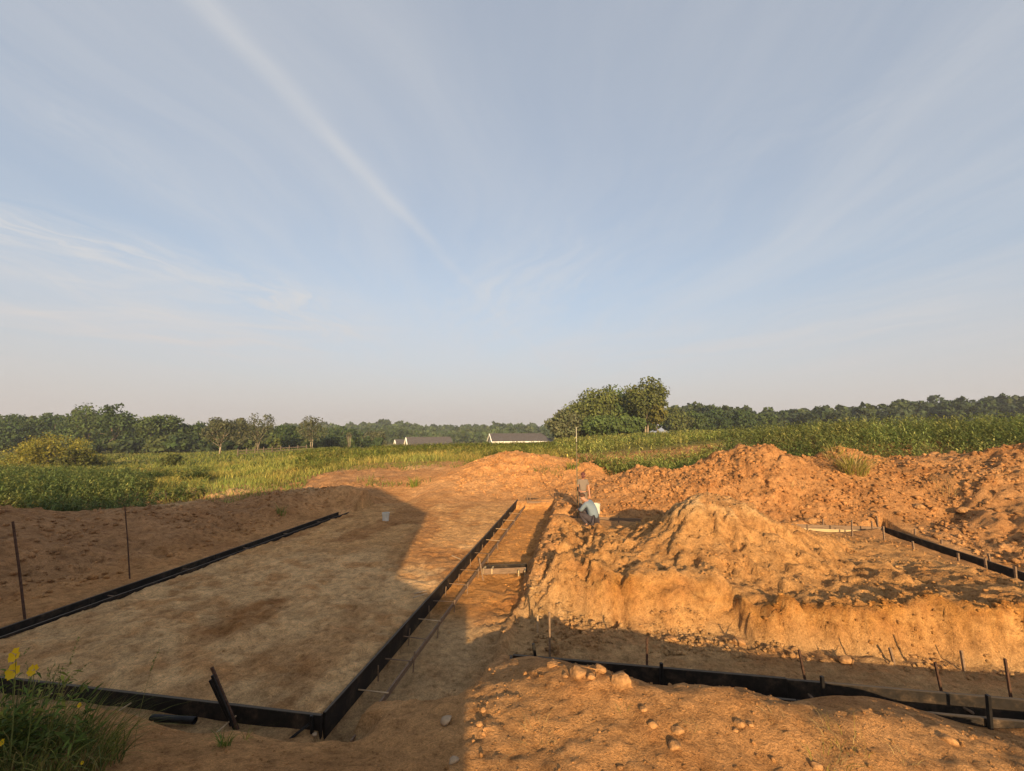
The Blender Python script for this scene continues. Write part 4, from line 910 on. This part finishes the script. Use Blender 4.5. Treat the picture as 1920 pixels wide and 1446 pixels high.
tuft('grass_clump', 'smaller tuft of grass left of the overturned sod', 1562, 850, 110, .5, .016, .3, (YG, ST_), 404, .9)
tuft('dry_grass', 'tangle of dry yellow grass low on the lit bank', 1585, 1400, 44, .24, .004, .16, (YG, ST_), 405, 1.3)
tuft('dry_grass', 'second dry yellow tangle at the bottom edge of the bank', 1555, 1435, 30, .24, .005, .14, (YG, ST_), 406, 1.3)
tuft('dry_grass', 'few dry stems on the left of the lit bank', 1010, 1385, 34, .20, .0045, .16, (ST_, (.25, .18, .09)), 407, 1.4)
tuft('dry_grass', 'sparse straw sprig below the largest crest clod', 1167, 1335, 16, .14, .004, .05, (ST_, YG), 408, .9)
tuft('green_weed', 'single green weed at the foot of the centre mound', 777, 913, 60, .65, .03, .22, (GR, YG), 409, .6)
tuft('green_weed', 'small weed sprouting on the shaded berm', 527, 962, 40, .42, .018, .14, (GR, (.2, .2, .06)), 410, .5)
tuft('green_weed', 'tuft of weeds right of the levelling staff below the field', 1075, 880, 60, .55, .03, .3, (GR, YG), 411, .6)
tuft('dry_grass', 'straw and roots sticking out above the far right footing corner', 1772, 925, 40, .5, .012, .35, (ST_, (.22, .14, .07)), 412, .9)
for i, (px, py, L) in enumerate(((1420, 925, .5), (1500, 925, .55), (1300, 1370, .12), (1455, 1350, .16), (1700, 1430, .16))):
    tuft('root_tuft', ('thin roots poking out of the left mound slope', 'dry roots hanging in the middle of the mound slope', 'wisps of root on the bank right of the flat clod', 'wisps of root above the dry grass on the bank', 'wisps of root at the lower right of the bank')[i], px, py, 26, L, .004 if py > 1200 else .012, L * .5, (ST_, (.2, .13, .07)), 420 + i, 1.1, 'roots')

# yellow-flowered plant and grasses at the lower left
def flower_plant():
    p = hit(62, 1418); r = np.random.default_rng(9)
    t = thing('flowering_weed', 'leafy grass clump with yellow flowers in the lower left corner', 'plant', p)
    n = 1500; a = r.random(n) * 6.283; q = .52 * np.sqrt(r.random(n)); X = q * np.cos(a) * 1.35; Y = q * np.sin(a) * .8
    C = np.array([(.11, .13, .03), (.18, .18, .045), (.07, .095, .022), (.27, .21, .08)])[r.choice(4, n, p=[.36, .32, .18, .14])] * (.7 + .6 * r.random((n, 1)))
    Z0 = hzv(X + p[0], Y + p[1]) - p[2]
    V, F, Cc = blades(n, X, Y, .18 + .34 * r.random(n) ** 1.3, .006 + .006 * r.random(n), .35 + .9 * r.random(n), C, 91, Z=Z0, seg=5, az=np.where(r.random(n) < .5, -.2 + r.normal(size=n) * .7, a))
    o = mesh_np('grass_blades', V, F, M_grass, t, Cc); o['kind'] = 'stuff'
    n = 16; X = r.normal(size=n) * .22; Y = r.normal(size=n) * .12; C = tint(n, (.20, .20, .06), .2, 92)
    V, F, Cc = blades(n, X, Y, .62 + .35 * r.random(n), np.full(n, .0055), .12 + .35 * r.random(n), C, 93, Z=np.zeros(n), seg=6, az=r.normal(size=n) * .9)
    L = [(V, F, Cc)]
    tips = V.reshape(n, -1, 3)
    for k in range(n):      # seed heads along the upper stems
        for q in range(14):
            f = 4.2 + 1.8 * q / 14; i = int(min(f, 5)); c = tips[k, 2 * i] * (1 - (f - i)) + tips[k, 2 * i + 2] * (f - i); e = r.normal(size=(4, 3)) * .006
            L.append((c + e + np.array([[0, 0, -.006], [.004, 0, 0], [0, 0, .008], [-.004, 0, 0]]), np.array([[0, 1, 2, 3]]), np.repeat(np.array([[.20, .20, .07]]) * (.7 + .6 * r.random()), 4, 0)))
    o = mesh_np('seed_stems', *merge(L)[:2], M_grass, t, merge(L)[2]); o['kind'] = 'stuff'
    n = 60; X = r.normal(size=n) * .2 - .1; Y = r.normal(size=n) * .10
    V, F, Cc = leafy(X, Y, .2 + .42 * r.random(n), 11, np.full(n, .10), tint(n, (.10, .14, .03), .3, 94, (.22, .22, .04), .25), 95, .2, Z=np.zeros(n))
    o = mesh_np('broad_leaves', V, F, M_grass, t, Cc); o['kind'] = 'stuff'
    My = leaf_mat('yellow_petal', .5, .35)
    for (px, py, s, tl) in ((28, 1258, .062, .5), (64, 1256, .045, -.7), (30, 1228, .052, .2), (150, 1322, .018, .4), (5, 1392, .024, .1), (155, 1430, .014, .6)):
        c = Vector(at(px, py, 3.35) - p)
        g = py == 1232
        V, F, Cc = [], [], []
        for k in range(4 if not g else 2):
            an = k * 1.571 + tl; u = Vector((math.cos(an), math.sin(an) * .45 - .3, math.sin(an) * .85)).normalized(); v = u.cross(Vector((.2, -1, .3))).normalized()
            pts = [c + u * .1 * s, c + u * s * .5 + v * s * .48 + Vector((0, -.15 * s, 0)), c + u * s * .95 + v * s * .36, c + u * s * .86, c + u * s * .95 - v * s * .36, c + u * s * .5 - v * s * .48 + Vector((0, -.15 * s, 0))]
            b = len(V); V += [tuple(x) for x in pts]; F += [(b, b + 1, b + 2, b + 3), (b, b + 3, b + 4, b + 5)]; Cc += [(.62, .42, .015) if not g else (.30, .34, .03)] * 6
        o = mesh_np('flower' if not g else 'yellow_leaf', V, F, My, t, np.array(Cc))
        bm = bmesh.new(); add_tube(bm, [c * 1.0, Vector((c.x * .9 + .01, c.y * .9, c.z * .5)), Vector((c.x * .75, c.y * .8, -.02))], [.0022, .003, .004], 5); sm = obj_bm('stem', bm, M_stem, t)
M_stem = simple('green_stem', (.13, .15, .04), .7, 0, .2, 10)
flower_plant()

# ------------------------------------------------------------------ trees
def clump_leaves(Cn, Rn, n, size, col, r, flat=.8):
    """n leaf faces on the shells of the given clumps"""
    w = Rn ** 2; i = r.choice(len(Cn), n, p=w / w.sum()); d = r.normal(size=(n, 3)); d[:, 2] = d[:, 2] * .9 + .25; d /= np.linalg.norm(d, axis=1)[:, None]
    pos = Cn[i] + d * (Rn[i] * (.55 + .55 * r.random(n)))[:, None] * np.array([1, 1, flat])
    nm = d * .8 + r.normal(size=(n, 3)) * .55; nm /= np.linalg.norm(nm, axis=1)[:, None]
    u = np.cross(nm, r.normal(size=(n, 3))); u /= np.linalg.norm(u, axis=1)[:, None]; v = np.cross(nm, u)
    s = (size * (.55 + .9 * r.random(n)))[:, None]; k = .6 + .3 * r.random((n, 1))
    V = np.stack([pos - u * s, pos - v * s * k, pos + u * s, pos + v * s * k], 1).reshape(-1, 3); F = np.arange(4 * n).reshape(n, 4)
    ct = .82 + .36 * r.random(len(Cn)); C = col[None] * ct[i][:, None] * (.75 + .5 * r.random((n, 1))) * (1 + .15 * (r.random((n, 3)) - .5))
    return V, F, np.repeat(C, 4, 0)
def crown_clumps(h, w, low, r, n=34, kind='round'):
    """clump centres of a crown w wide whose foliage spans low..h"""
    d = r.normal(size=(n * 3, 3)); d /= np.linalg.norm(d, axis=1)[:, None]; q = (.35 + .65 * r.random((n * 3, 1)) ** .6); P = d * q
    if kind == 'dome': P[:, 2] = np.abs(P[:, 2])
    P = P[:n]; mid = (h + low) / 2; hh = (h - low) / 2
    cr = (.16 + .14 * r.random(n)) * min(w, (h - low) * 1.2) * .75
    if kind == 'sparse': cr *= .7
    if kind == 'dome': Z = low + P[:, 2] * (h - low - cr * .6); rad = w / 2
    else: Z = mid + P[:, 2] * (hh - cr * .6)
    C = np.c_[P[:, 0] * (w / 2 - cr * .5), P[:, 1] * (w / 2 - cr * .5), Z]
    if kind == 'sparse': C[:, :2] *= (.55 + .6 * ss(C[:, 2], low, h))[:, None]; cr = cr * .8
    return C, cr
def tree(name, label, px, base_py, top_py, d, wpx, col, seed, low=.22, n=2600, size=.30, kind='round', trunkr=.2, nclump=34, bark=None, fork=1, group=None, cat='tree', z=None, lean=0):
    r = np.random.default_rng(seed); b = at(px, 800, d); zb = hz(b[0], b[1]) if z is None else z
    h = CAM_H + cam_ray(px, top_py)[1] * d - zb; w = wpx / FPX * d
    t = thing(name, label, cat, (b[0], b[1], zb - .05), 0, group)
    C, cr = crown_clumps(h, w, low * h, r, nclump, kind); C[:, 0] += lean * C[:, 2]
    V, F, K = clump_leaves(C, cr, n, size, np.array(col), r)
    mesh_np('crown', V, F, M_leaf, t, K)
    bm = bmesh.new(); fz = h * (max(low, .25) + .05)
    for k in range(fork):
        ox = (k - (fork - 1) / 2) * .35; tip = Vector((ox * 3 + lean * h * .8 + r.normal() * .2, r.normal() * .3, h * .62))
        add_tube(bm, [(ox, 0, -.3), (ox * 1.1 + r.normal() * .06 + lean * fz * .5, 0, fz * .6), (ox * 1.6 + lean * fz, r.normal() * .1, fz * 1.2), tip.lerp(Vector((0, 0, fz)), .35), tip], [trunkr * 1.25, trunkr, trunkr * .8, trunkr * .5, trunkr * .12], 8)
    for k in r.choice(len(C), min(len(C), 12), replace=False):
        e = Vector(C[k]); s0 = Vector((lean * fz, 0, fz * (.7 + .6 * r.random()))); m = s0.lerp(e, .5) + Vector((0, 0, -.06 * h * r.random())); add_tube(bm, [s0, m, e], [trunkr * .45, trunkr * .3, trunkr * .1], 6)
    obj_bm('trunk', bm, bark or M_bark, t, True); return t
def wood_mass(name, label, rows, seed, n=700, size=.5, cols=((.05, .075, .028), (.07, .09, .03), (.04, .062, .026))):
    """a wood that reads as one mass: rows of (px, top_py, d, wpx)"""
    r = np.random.default_rng(seed); L = []
    for px, tp, d, wp in rows:
        b = at(px, 800, d); zb = hz(b[0], b[1]); h = max(CAM_H + cam_ray(px, tp)[1] * d - zb, 2.0); w = wp / FPX * d
        C, cr = crown_clumps(h, w, .05 * h, r, 16); C += np.array([b[0], b[1], zb]); L.append(clump_leaves(C, cr, n, size * d / 130, np.array(cols[r.integers(len(cols))]), r))
    o = mesh_np(name, *merge(L)[:2], M_leaf, None, merge(L)[2]); return tag(o, label, 'woods', kind='stuff')
rt = random.Random(12)
DG, MG, OG, YW, GY_ = (.045, .072, .026), (.062, .09, .03), (.085, .10, .032), (.185, .172, .034), (.085, .092, .05)
# far hills, then the nearer woods behind the counted trees
def prof(xs, ys): return lambda x: float(np.interp(x, xs, ys))
pf = prof([-300, 0, 300, 560, 620, 700, 740, 800, 850, 900, 960, 1020, 1100, 1300], [780, 778, 790, 792, 792, 790, 787, 795, 797, 793, 790, 793, 790, 780])
rows = []
for k in range(230):
    px = rt.uniform(520, 1120); dd = rt.choice((260, 310, 370, 430)); rows.append((px, pf(px) + {260: 13, 310: 8, 370: 4, 430: 0}[dd] + rt.uniform(-2, 4), dd, rt.uniform(20, 34)))
wood_mass('distant_woods', 'hazy wooded hill far behind the two houses', rows, 61, 200, .68, ((.055, .08, .035), (.07, .095, .04), (.048, .07, .035)))
pl_ = prof([-400, -100, 0, 60, 100, 150, 200, 235, 252, 268, 300, 340, 380, 440, 500, 560, 640, 720], [780, 778, 774, 770, 766, 762, 762, 768, 792, 776, 778, 788, 790, 786, 790, 793, 796, 800])
rows = [(px, pl_(px) + rt.uniform(2, 14), rt.uniform(150, 190), rt.uniform(34, 58)) for px in [rt.uniform(-260, 660) for _ in range(110)]]
rows += [(px, rt.uniform(812, 832), rt.uniform(112, 135), rt.uniform(30, 55)) for px in [rt.uniform(-200, 700) for _ in range(75)]]
wood_mass('left_woods', 'dark woodland massed behind the left meadow', rows, 62, 420, .65)
pr_ = prof([1240, 1260, 1300, 1340, 1400, 1450, 1500, 1560, 1620, 1700, 1760, 1820, 1920, 2200], [762, 752, 750, 752, 758, 764, 764, 758, 752, 746, 741, 740, 738, 736])
rows = [(px, pr_(px) + rt.uniform(0, 16), rt.uniform(150, 200), rt.uniform(30, 52)) for px in [rt.uniform(1250, 2150) for _ in range(170)]]
wood_mass('right_woods', 'dark wooded ridge along the right horizon', rows, 63, 400, .65, ((.045, .066, .03), (.055, .075, .03), (.038, .055, .028)))
# counted trees along the left meadow
for i, a in enumerate((
    (-60, 776, 120, 100, DG, .05, 'dark tree cut by the left edge of the picture'), (35, 772, 118, 95, DG, .05, 'dark broad tree behind the yellow shrub, at far left'), (105, 762, 122, 90, DG, .04, 'tall dark tree rising right behind the yellow shrub'),
    (165, 758, 120, 85, MG, .04, 'tall rounded tree between the yellow shrub and the gap'), (214, 757, 116, 72, DG, .06, 'tall tree with overhanging top just left of the skyline gap'), (285, 768, 118, 60, MG, .05, 'dark tree just right of the skyline gap'),
    (325, 775, 122, 62, MG, .05, 'lower rounded tree right of the skyline gap'), (365, 789, 126, 50, DG, .04, 'dark low tree left of the leaning pale trunk'), (450, 783, 118, 46, GY_, .08, 'grey-green tree right of the leaning pale trunk'),
    (535, 793, 120, 50, DG, .05, 'dark tree between the two tall sparse trees'), (640, 797, 150, 60, DG, .04, 'dark tree right of the second tall sparse tree'), (705, 806, 130, 46, GY_, .05, 'pale bushy tree left of the dark-roofed house'))):
    tree('broadleaf_tree', a[6], a[0], 0, a[1], a[2], a[3], a[4], 500 + i, low=a[5] * .3, n=3200, size=.30, nclump=38, trunkr=.25, group='trees along the left meadow')
tree('broken_tree', 'tree with pale leaning trunk and one bare side branch', 415, 0, 781, 92, 66, GY_, 520, low=.25, n=2600, size=.20, kind='round', trunkr=.16, bark=M_bark_pale, lean=.06)
tree('sparse_tree', 'tall sparse tree with forked pale stems, taller of the two', 485, 0, 769, 96, 54, GY_, 521, low=.22, n=1700, size=.18, kind='round', trunkr=.075, bark=M_bark_pale, fork=3, nclump=30)
tree('sparse_tree', 'tall sparse thin-stemmed tree, right-hand one of the two', 585, 0, 778, 100, 54, GY_, 522, low=.22, n=1500, size=.18, kind='round', trunkr=.07, bark=M_bark_pale, fork=2, nclump=30)
tree('bare_sapling', 'nearly bare forked sapling left of the dark-roofed house', 655, 0, 806, 105, 22, GY_, 523, low=.6, n=120, size=.18, kind='sparse', trunkr=.05, bark=M_bark_pale, fork=3, nclump=10)
tree('young_tree', 'slim olive young tree below the second sparse tree', 518, 0, 815, 84, 18, OG, 524, low=.05, n=700, size=.18, nclump=14, trunkr=.08)
tree('yellow_shrub', 'big domed yellow shrub in the left meadow', 98, 0, 807, 58, 172, YW, 530, low=.0, n=9500, size=.105, kind='dome', nclump=110, trunkr=.15, cat='shrub')
tree('green_shrub', 'dark foliage painting the shaded right side of the yellow shrub', 152, 0, 838, 56, 70, (.07, .075, .02), 531, low=.02, n=1800, size=.15, kind='dome', nclump=30, trunkr=.1, cat='shrub')  # darkened leaf colour stands in for the yellow shrub's shaded side
tree('green_shrub', 'small round green shrub alone in the left meadow', 330, 0, 848, 54, 55, OG, 532, low=.02, n=1300, size=.13, kind='dome', nclump=26, trunkr=.08, cat='shrub')
tree('green_shrub', 'low dark shrub at the foot of the leaning pale trunk', 445, 0, 852, 80, 40, DG, 533, low=.02, n=700, size=.18, kind='dome', nclump=16, trunkr=.08, cat='shrub')
tree('green_shrub', 'low shrub in the meadow before the skyline gap', 232, 0, 850, 84, 24, OG, 534, low=.02, n=400, size=.18, kind='dome', nclump=10, trunkr=.06, cat='shrub')
# the copse on the field edge
wood_mass('copse_undergrowth', 'dark undergrowth filling the copse between its trunks', [(rt.uniform(1050, 1235), rt.uniform(770, 800), rt.uniform(90, 98), rt.uniform(40, 60)) for _ in range(16)], 64, 900, .40)
for i, a in enumerate((
    (1062, 768, 84, 62, GY_, .03, 'low round tree at the left end of the copse'), (1092, 742, 86, 66, OG, .03, 'tree rising at the left side of the copse'), (1122, 724, 88, 74, OG, .06, 'tall tree left of the middle of the copse'),
    (1155, 720, 90, 70, MG, .05, 'tall tree in the middle of the copse'), (1182, 728, 94, 56, DG, .04, 'dark tree between the two tallest of the copse'), (1130, 775, 80, 60, MG, .02, 'low bushy tree in front of the copse'),
    (1175, 778, 80, 56, MG, .02, 'dark bushy growth at the right front of the copse'))):
    tree('copse_tree', a[6], a[0], 0, a[1], a[2], a[3] * 1.3, tuple(1.3 * v for v in a[4]), 540 + i, low=0, n=5200, size=.24, nclump=60, trunkr=.2, group='trees of the copse')
tree('copse_tree', 'tallest tree of the copse with twin pale trunks showing', 1212, 0, 708, 84, 84, (.105, .12, .04), 550, low=.22, n=5600, size=.22, kind='round', trunkr=.17, bark=M_bark_pale, fork=2, nclump=52, group='trees of the copse')
tree('lit_flank_tree', 'tree on the right flank of the copse, sunlit yellow put into its leaves', 1232, 0, 752, 82, 36, (.13, .125, .035), 551, low=.30, n=1600, size=.20, trunkr=.1, nclump=30)  # yellowed leaf colour paints the sunlit flank of the copse
for i, a in enumerate(((1268, 764, 120, 56, OG, 'green tree just right of the copse'), (1305, 768, 122, 52, MG, 'rounded tree second to the right of the copse'), (1345, 762, 130, 50, DG, 'dark tree third to the right of the copse'), (1388, 766, 134, 52, DG, 'dark tree fourth to the right of the copse'), (1432, 772, 136, 50, MG, 'olive tree at the end of the row right of the copse'))):
    tree('broadleaf_tree', a[5], a[0], 0, a[1], a[2], a[3], a[4], 560 + i, low=.03, n=2400, size=.32, nclump=36, trunkr=.22, group='trees right of the copse')

# ------------------------------------------------------------------ houses
M_siding = simple('cream_siding', (.66, .62, .54), .7, 0, .06, 3); M_roof = simple('dark_shingle', (.075, .068, .07), .9, 0, .3, 2.5, .02); M_trim = simple('white_trim', (.78, .76, .72), .6, 0, .05, 3); M_pane = simple('dark_pane', (.02, .025, .03), .15, 0, .2, 2); M_door = simple('grey_door', (.2, .2, .2), .6, 0, .1, 3)
def house(label, px, py, d, L, Wd, wall, rise, rz, hip=0.0, annex=None):
    """gabled house: px, py is the eave corner at the near left end"""
    p = at(px, py, d); t = thing('house', label, 'house', (p[0], p[1], p[2] - wall), rz)
    bm = bmesh.new(); v = [bm.verts.new(c) for c in ((0, 0, 0), (L, 0, 0), (L, Wd, 0), (0, Wd, 0), (0, 0, wall), (L, 0, wall), (L, Wd, wall), (0, Wd, wall), (0, Wd / 2, wall + rise * .97), (L - hip, Wd / 2, wall + rise * .97))]
    for f in ((0, 1, 5, 4), (1, 2, 6, 5), (2, 3, 7, 6), (3, 0, 4, 8, 7), (5, 6, 9)): bm.faces.new([v[i] for i in f])
    w = obj_bm('wall', bm, M_siding, t); o = .45; e = rise * o / (Wd / 2)
    bm = bmesh.new()
    for th in (0, .12):
        q = [bm.verts.new(c) for c in ((-o, -o, wall - e + th), (L + o, -o, wall - e + th), (L - hip + (o if not hip else 0), Wd / 2, wall + rise + th), (-o, Wd / 2, wall + rise + th), (-o, Wd + o, wall - e + th), (L + o, Wd + o, wall - e + th))]
        bm.faces.new((q[0], q[1], q[2], q[3])); bm.faces.new((q[3], q[2], q[5], q[4])); bm.faces.new((q[1], q[5], q[2]))
    rf = obj_bm('roof', bm, M_roof, t)
    bm = bmesh.new(); add_box(bm, (L / 2, -o - .04, wall - e - .02), (L + 2 * o, .05, .30)); obj_bm('fascia', bm, M_trim, rf)
    for s in (1, -1):
        bm = bmesh.new(); a = Vector((-o - .04, Wd / 2, wall + rise - .02)); b = Vector((-o - .04, Wd / 2 + s * (Wd / 2 + o), wall - e - .02)); beam(bm, a, b, .06, .34, up=(1, 0, 0)); 
        obj_bm('barge_board', bm, M_trim, rf)
    for x in np.arange(2.0, L - 1.5, 3.4):
        bm = bmesh.new(); add_box(bm, (x, -.03, wall - 1.35), (1.2, .06, 1.3)); wd = obj_bm('window', bm, M_trim, t)
        for k in (-1, 1): bm = bmesh.new(); add_box(bm, (x + k * .27, -.066, wall - 1.35), (.48, .02, 1.1)); obj_bm('pane', bm, M_pane, wd)
    bm = bmesh.new(); add_box(bm, (-.03, Wd / 2, 1.05), (.06, 1.0, 2.1)); obj_bm('door', bm, M_door, t); return t
house('long low white house with dark roof, right-hand one beyond the crest', 925, 827, 122, 17.5, 6.6, 2.7, 2.0, R_(9.3 + 14), 2.2)
house('dark-roofed house mostly hidden by weeds, left of the long white one', 768, 838, 118, 12.0, 6.2, 2.6, 2.5, R_(9.3 + 24), 0)
house('small gabled outbuilding at the left end of the dark-roofed house', 746, 837, 124, 4.5, 5.0, 2.4, 1.8, R_(9.3 + 24), 0)
# field fence below the sparse trees
t = thing('field_fence', 'low dark field fence below the two sparse trees', 'fence', tuple(np.r_[at(440, 850, 78)[:2], 0]))
prev = None
for k in range(9):
    q = at(446 + 16 * k, 850, 78 + k * 1.2); q[2] = hz(q[0], q[1]); l = Vector(q) - t.location; bm = bmesh.new(); add_box(bm, (l.x, l.y, l.z + .6), (.14, .14, 1.5), None, .01); obj_bm('post', bm, M_bark, t)
    if prev is not None:
        for zz in (.45, .95): bm = bmesh.new(); beam(bm, prev + Vector((0, 0, zz)), l + Vector((0, 0, zz)), .05, .12); obj_bm('rail', bm, M_bark, t)
    prev = l

# ------------------------------------------------------------------ the house behind the viewer, whose shadow lies over the pad
def shade_house():
    te = math.tan(SUN_EL)
    ang = math.atan2(NH[1], NH[0]); org = LH * -2.6
    t = thing('house', 'two-storey hip-roofed house behind the viewpoint, casting the long shadow', 'house', (org[0], org[1], .2), ang)
    x0, x1, D = -15.5, -1.45, 8.0; ev = 15.7 * te + 2.6 * te - .05 - .2; rg_ = (22.3 + 2.6 + D / 2) * te - .2
    def bx(name, c, s, m, par): bm = bmesh.new(); add_box(bm, c, s); return obj_bm(name, bm, m, par)
    bx('wall', ((x0 + x1) / 2 - .15, -D / 2, ev / 2), (x1 - x0 - .3, D, ev), M_siding, t)
    bm = bmesh.new(); o = .35; q = [bm.verts.new(c) for c in ((x0 - o, o, ev), (x1, o, ev), (x1, -D - o, ev), (x0 - o, -D - o, ev), (x0 + 4, -D / 2, rg_), (x1 - 3.0, -D / 2, rg_))]
    for f in ((0, 1, 5, 4), (1, 2, 5), (2, 3, 4, 5), (3, 0, 4), (3, 2, 1, 0)): bm.faces.new([q[i] for i in f])
    obj_bm('roof', bm, M_roof, t)
    h0 = 8.0 * te + 2.6 * te - .2 - .2; h1 = 10.0 * te + 2.6 * te - .2
    bm = bmesh.new(); v = []
    for y in (0, -4): v.append([bm.verts.new(c) for c in ((x1 - .6, y, 0), (.0, y, 0), (.0, y, h0), (x1 - .6, y, h1))])
    bm.faces.new(v[0]); bm.faces.new(v[1][::-1])
    for k in range(4): bm.faces.new((v[0][k], v[1][k], v[1][(k + 1) % 4], v[0][(k + 1) % 4]))
    obj_bm('side_porch', bm, M_siding, t)
    for x in (-13, -10, -7, -4):
        for z in (1.4, 3.9 if ev > 4.5 else 3.4):
            w = bx('window', (x, .03, z), (1.1, .06, 1.2), M_trim, t); bx('pane', (x, .07, z), (.9, .02, 1.0), M_pane, w)
shade_house()

# ------------------------------------------------------------------ summer haze
def haze():
    z0, z1 = float(GZ.min()) - 1.5, 26.0; bm = bmesh.new(); add_box(bm, (0, 500, (z0 + z1) / 2), (3200, 3000, z1 - z0)); m = bpy.data.materials.new('summer_haze'); m.use_nodes = True
    nt = m.node_tree; nt.nodes.clear(); o = nt.nodes.new('ShaderNodeOutputMaterial'); v = nt.nodes.new('ShaderNodeVolumePrincipled')
    v.inputs['Color'].default_value = (.86, .90, .96, 1); v.inputs['Density'].default_value = .00045; v.inputs['Anisotropy'].default_value = .2
    nt.links.new(v.outputs[0], o.inputs['Volume']); ob = obj_bm('haze', bm, m); tag(ob, 'thin summer haze over the land', 'haze', kind='stuff')
haze()
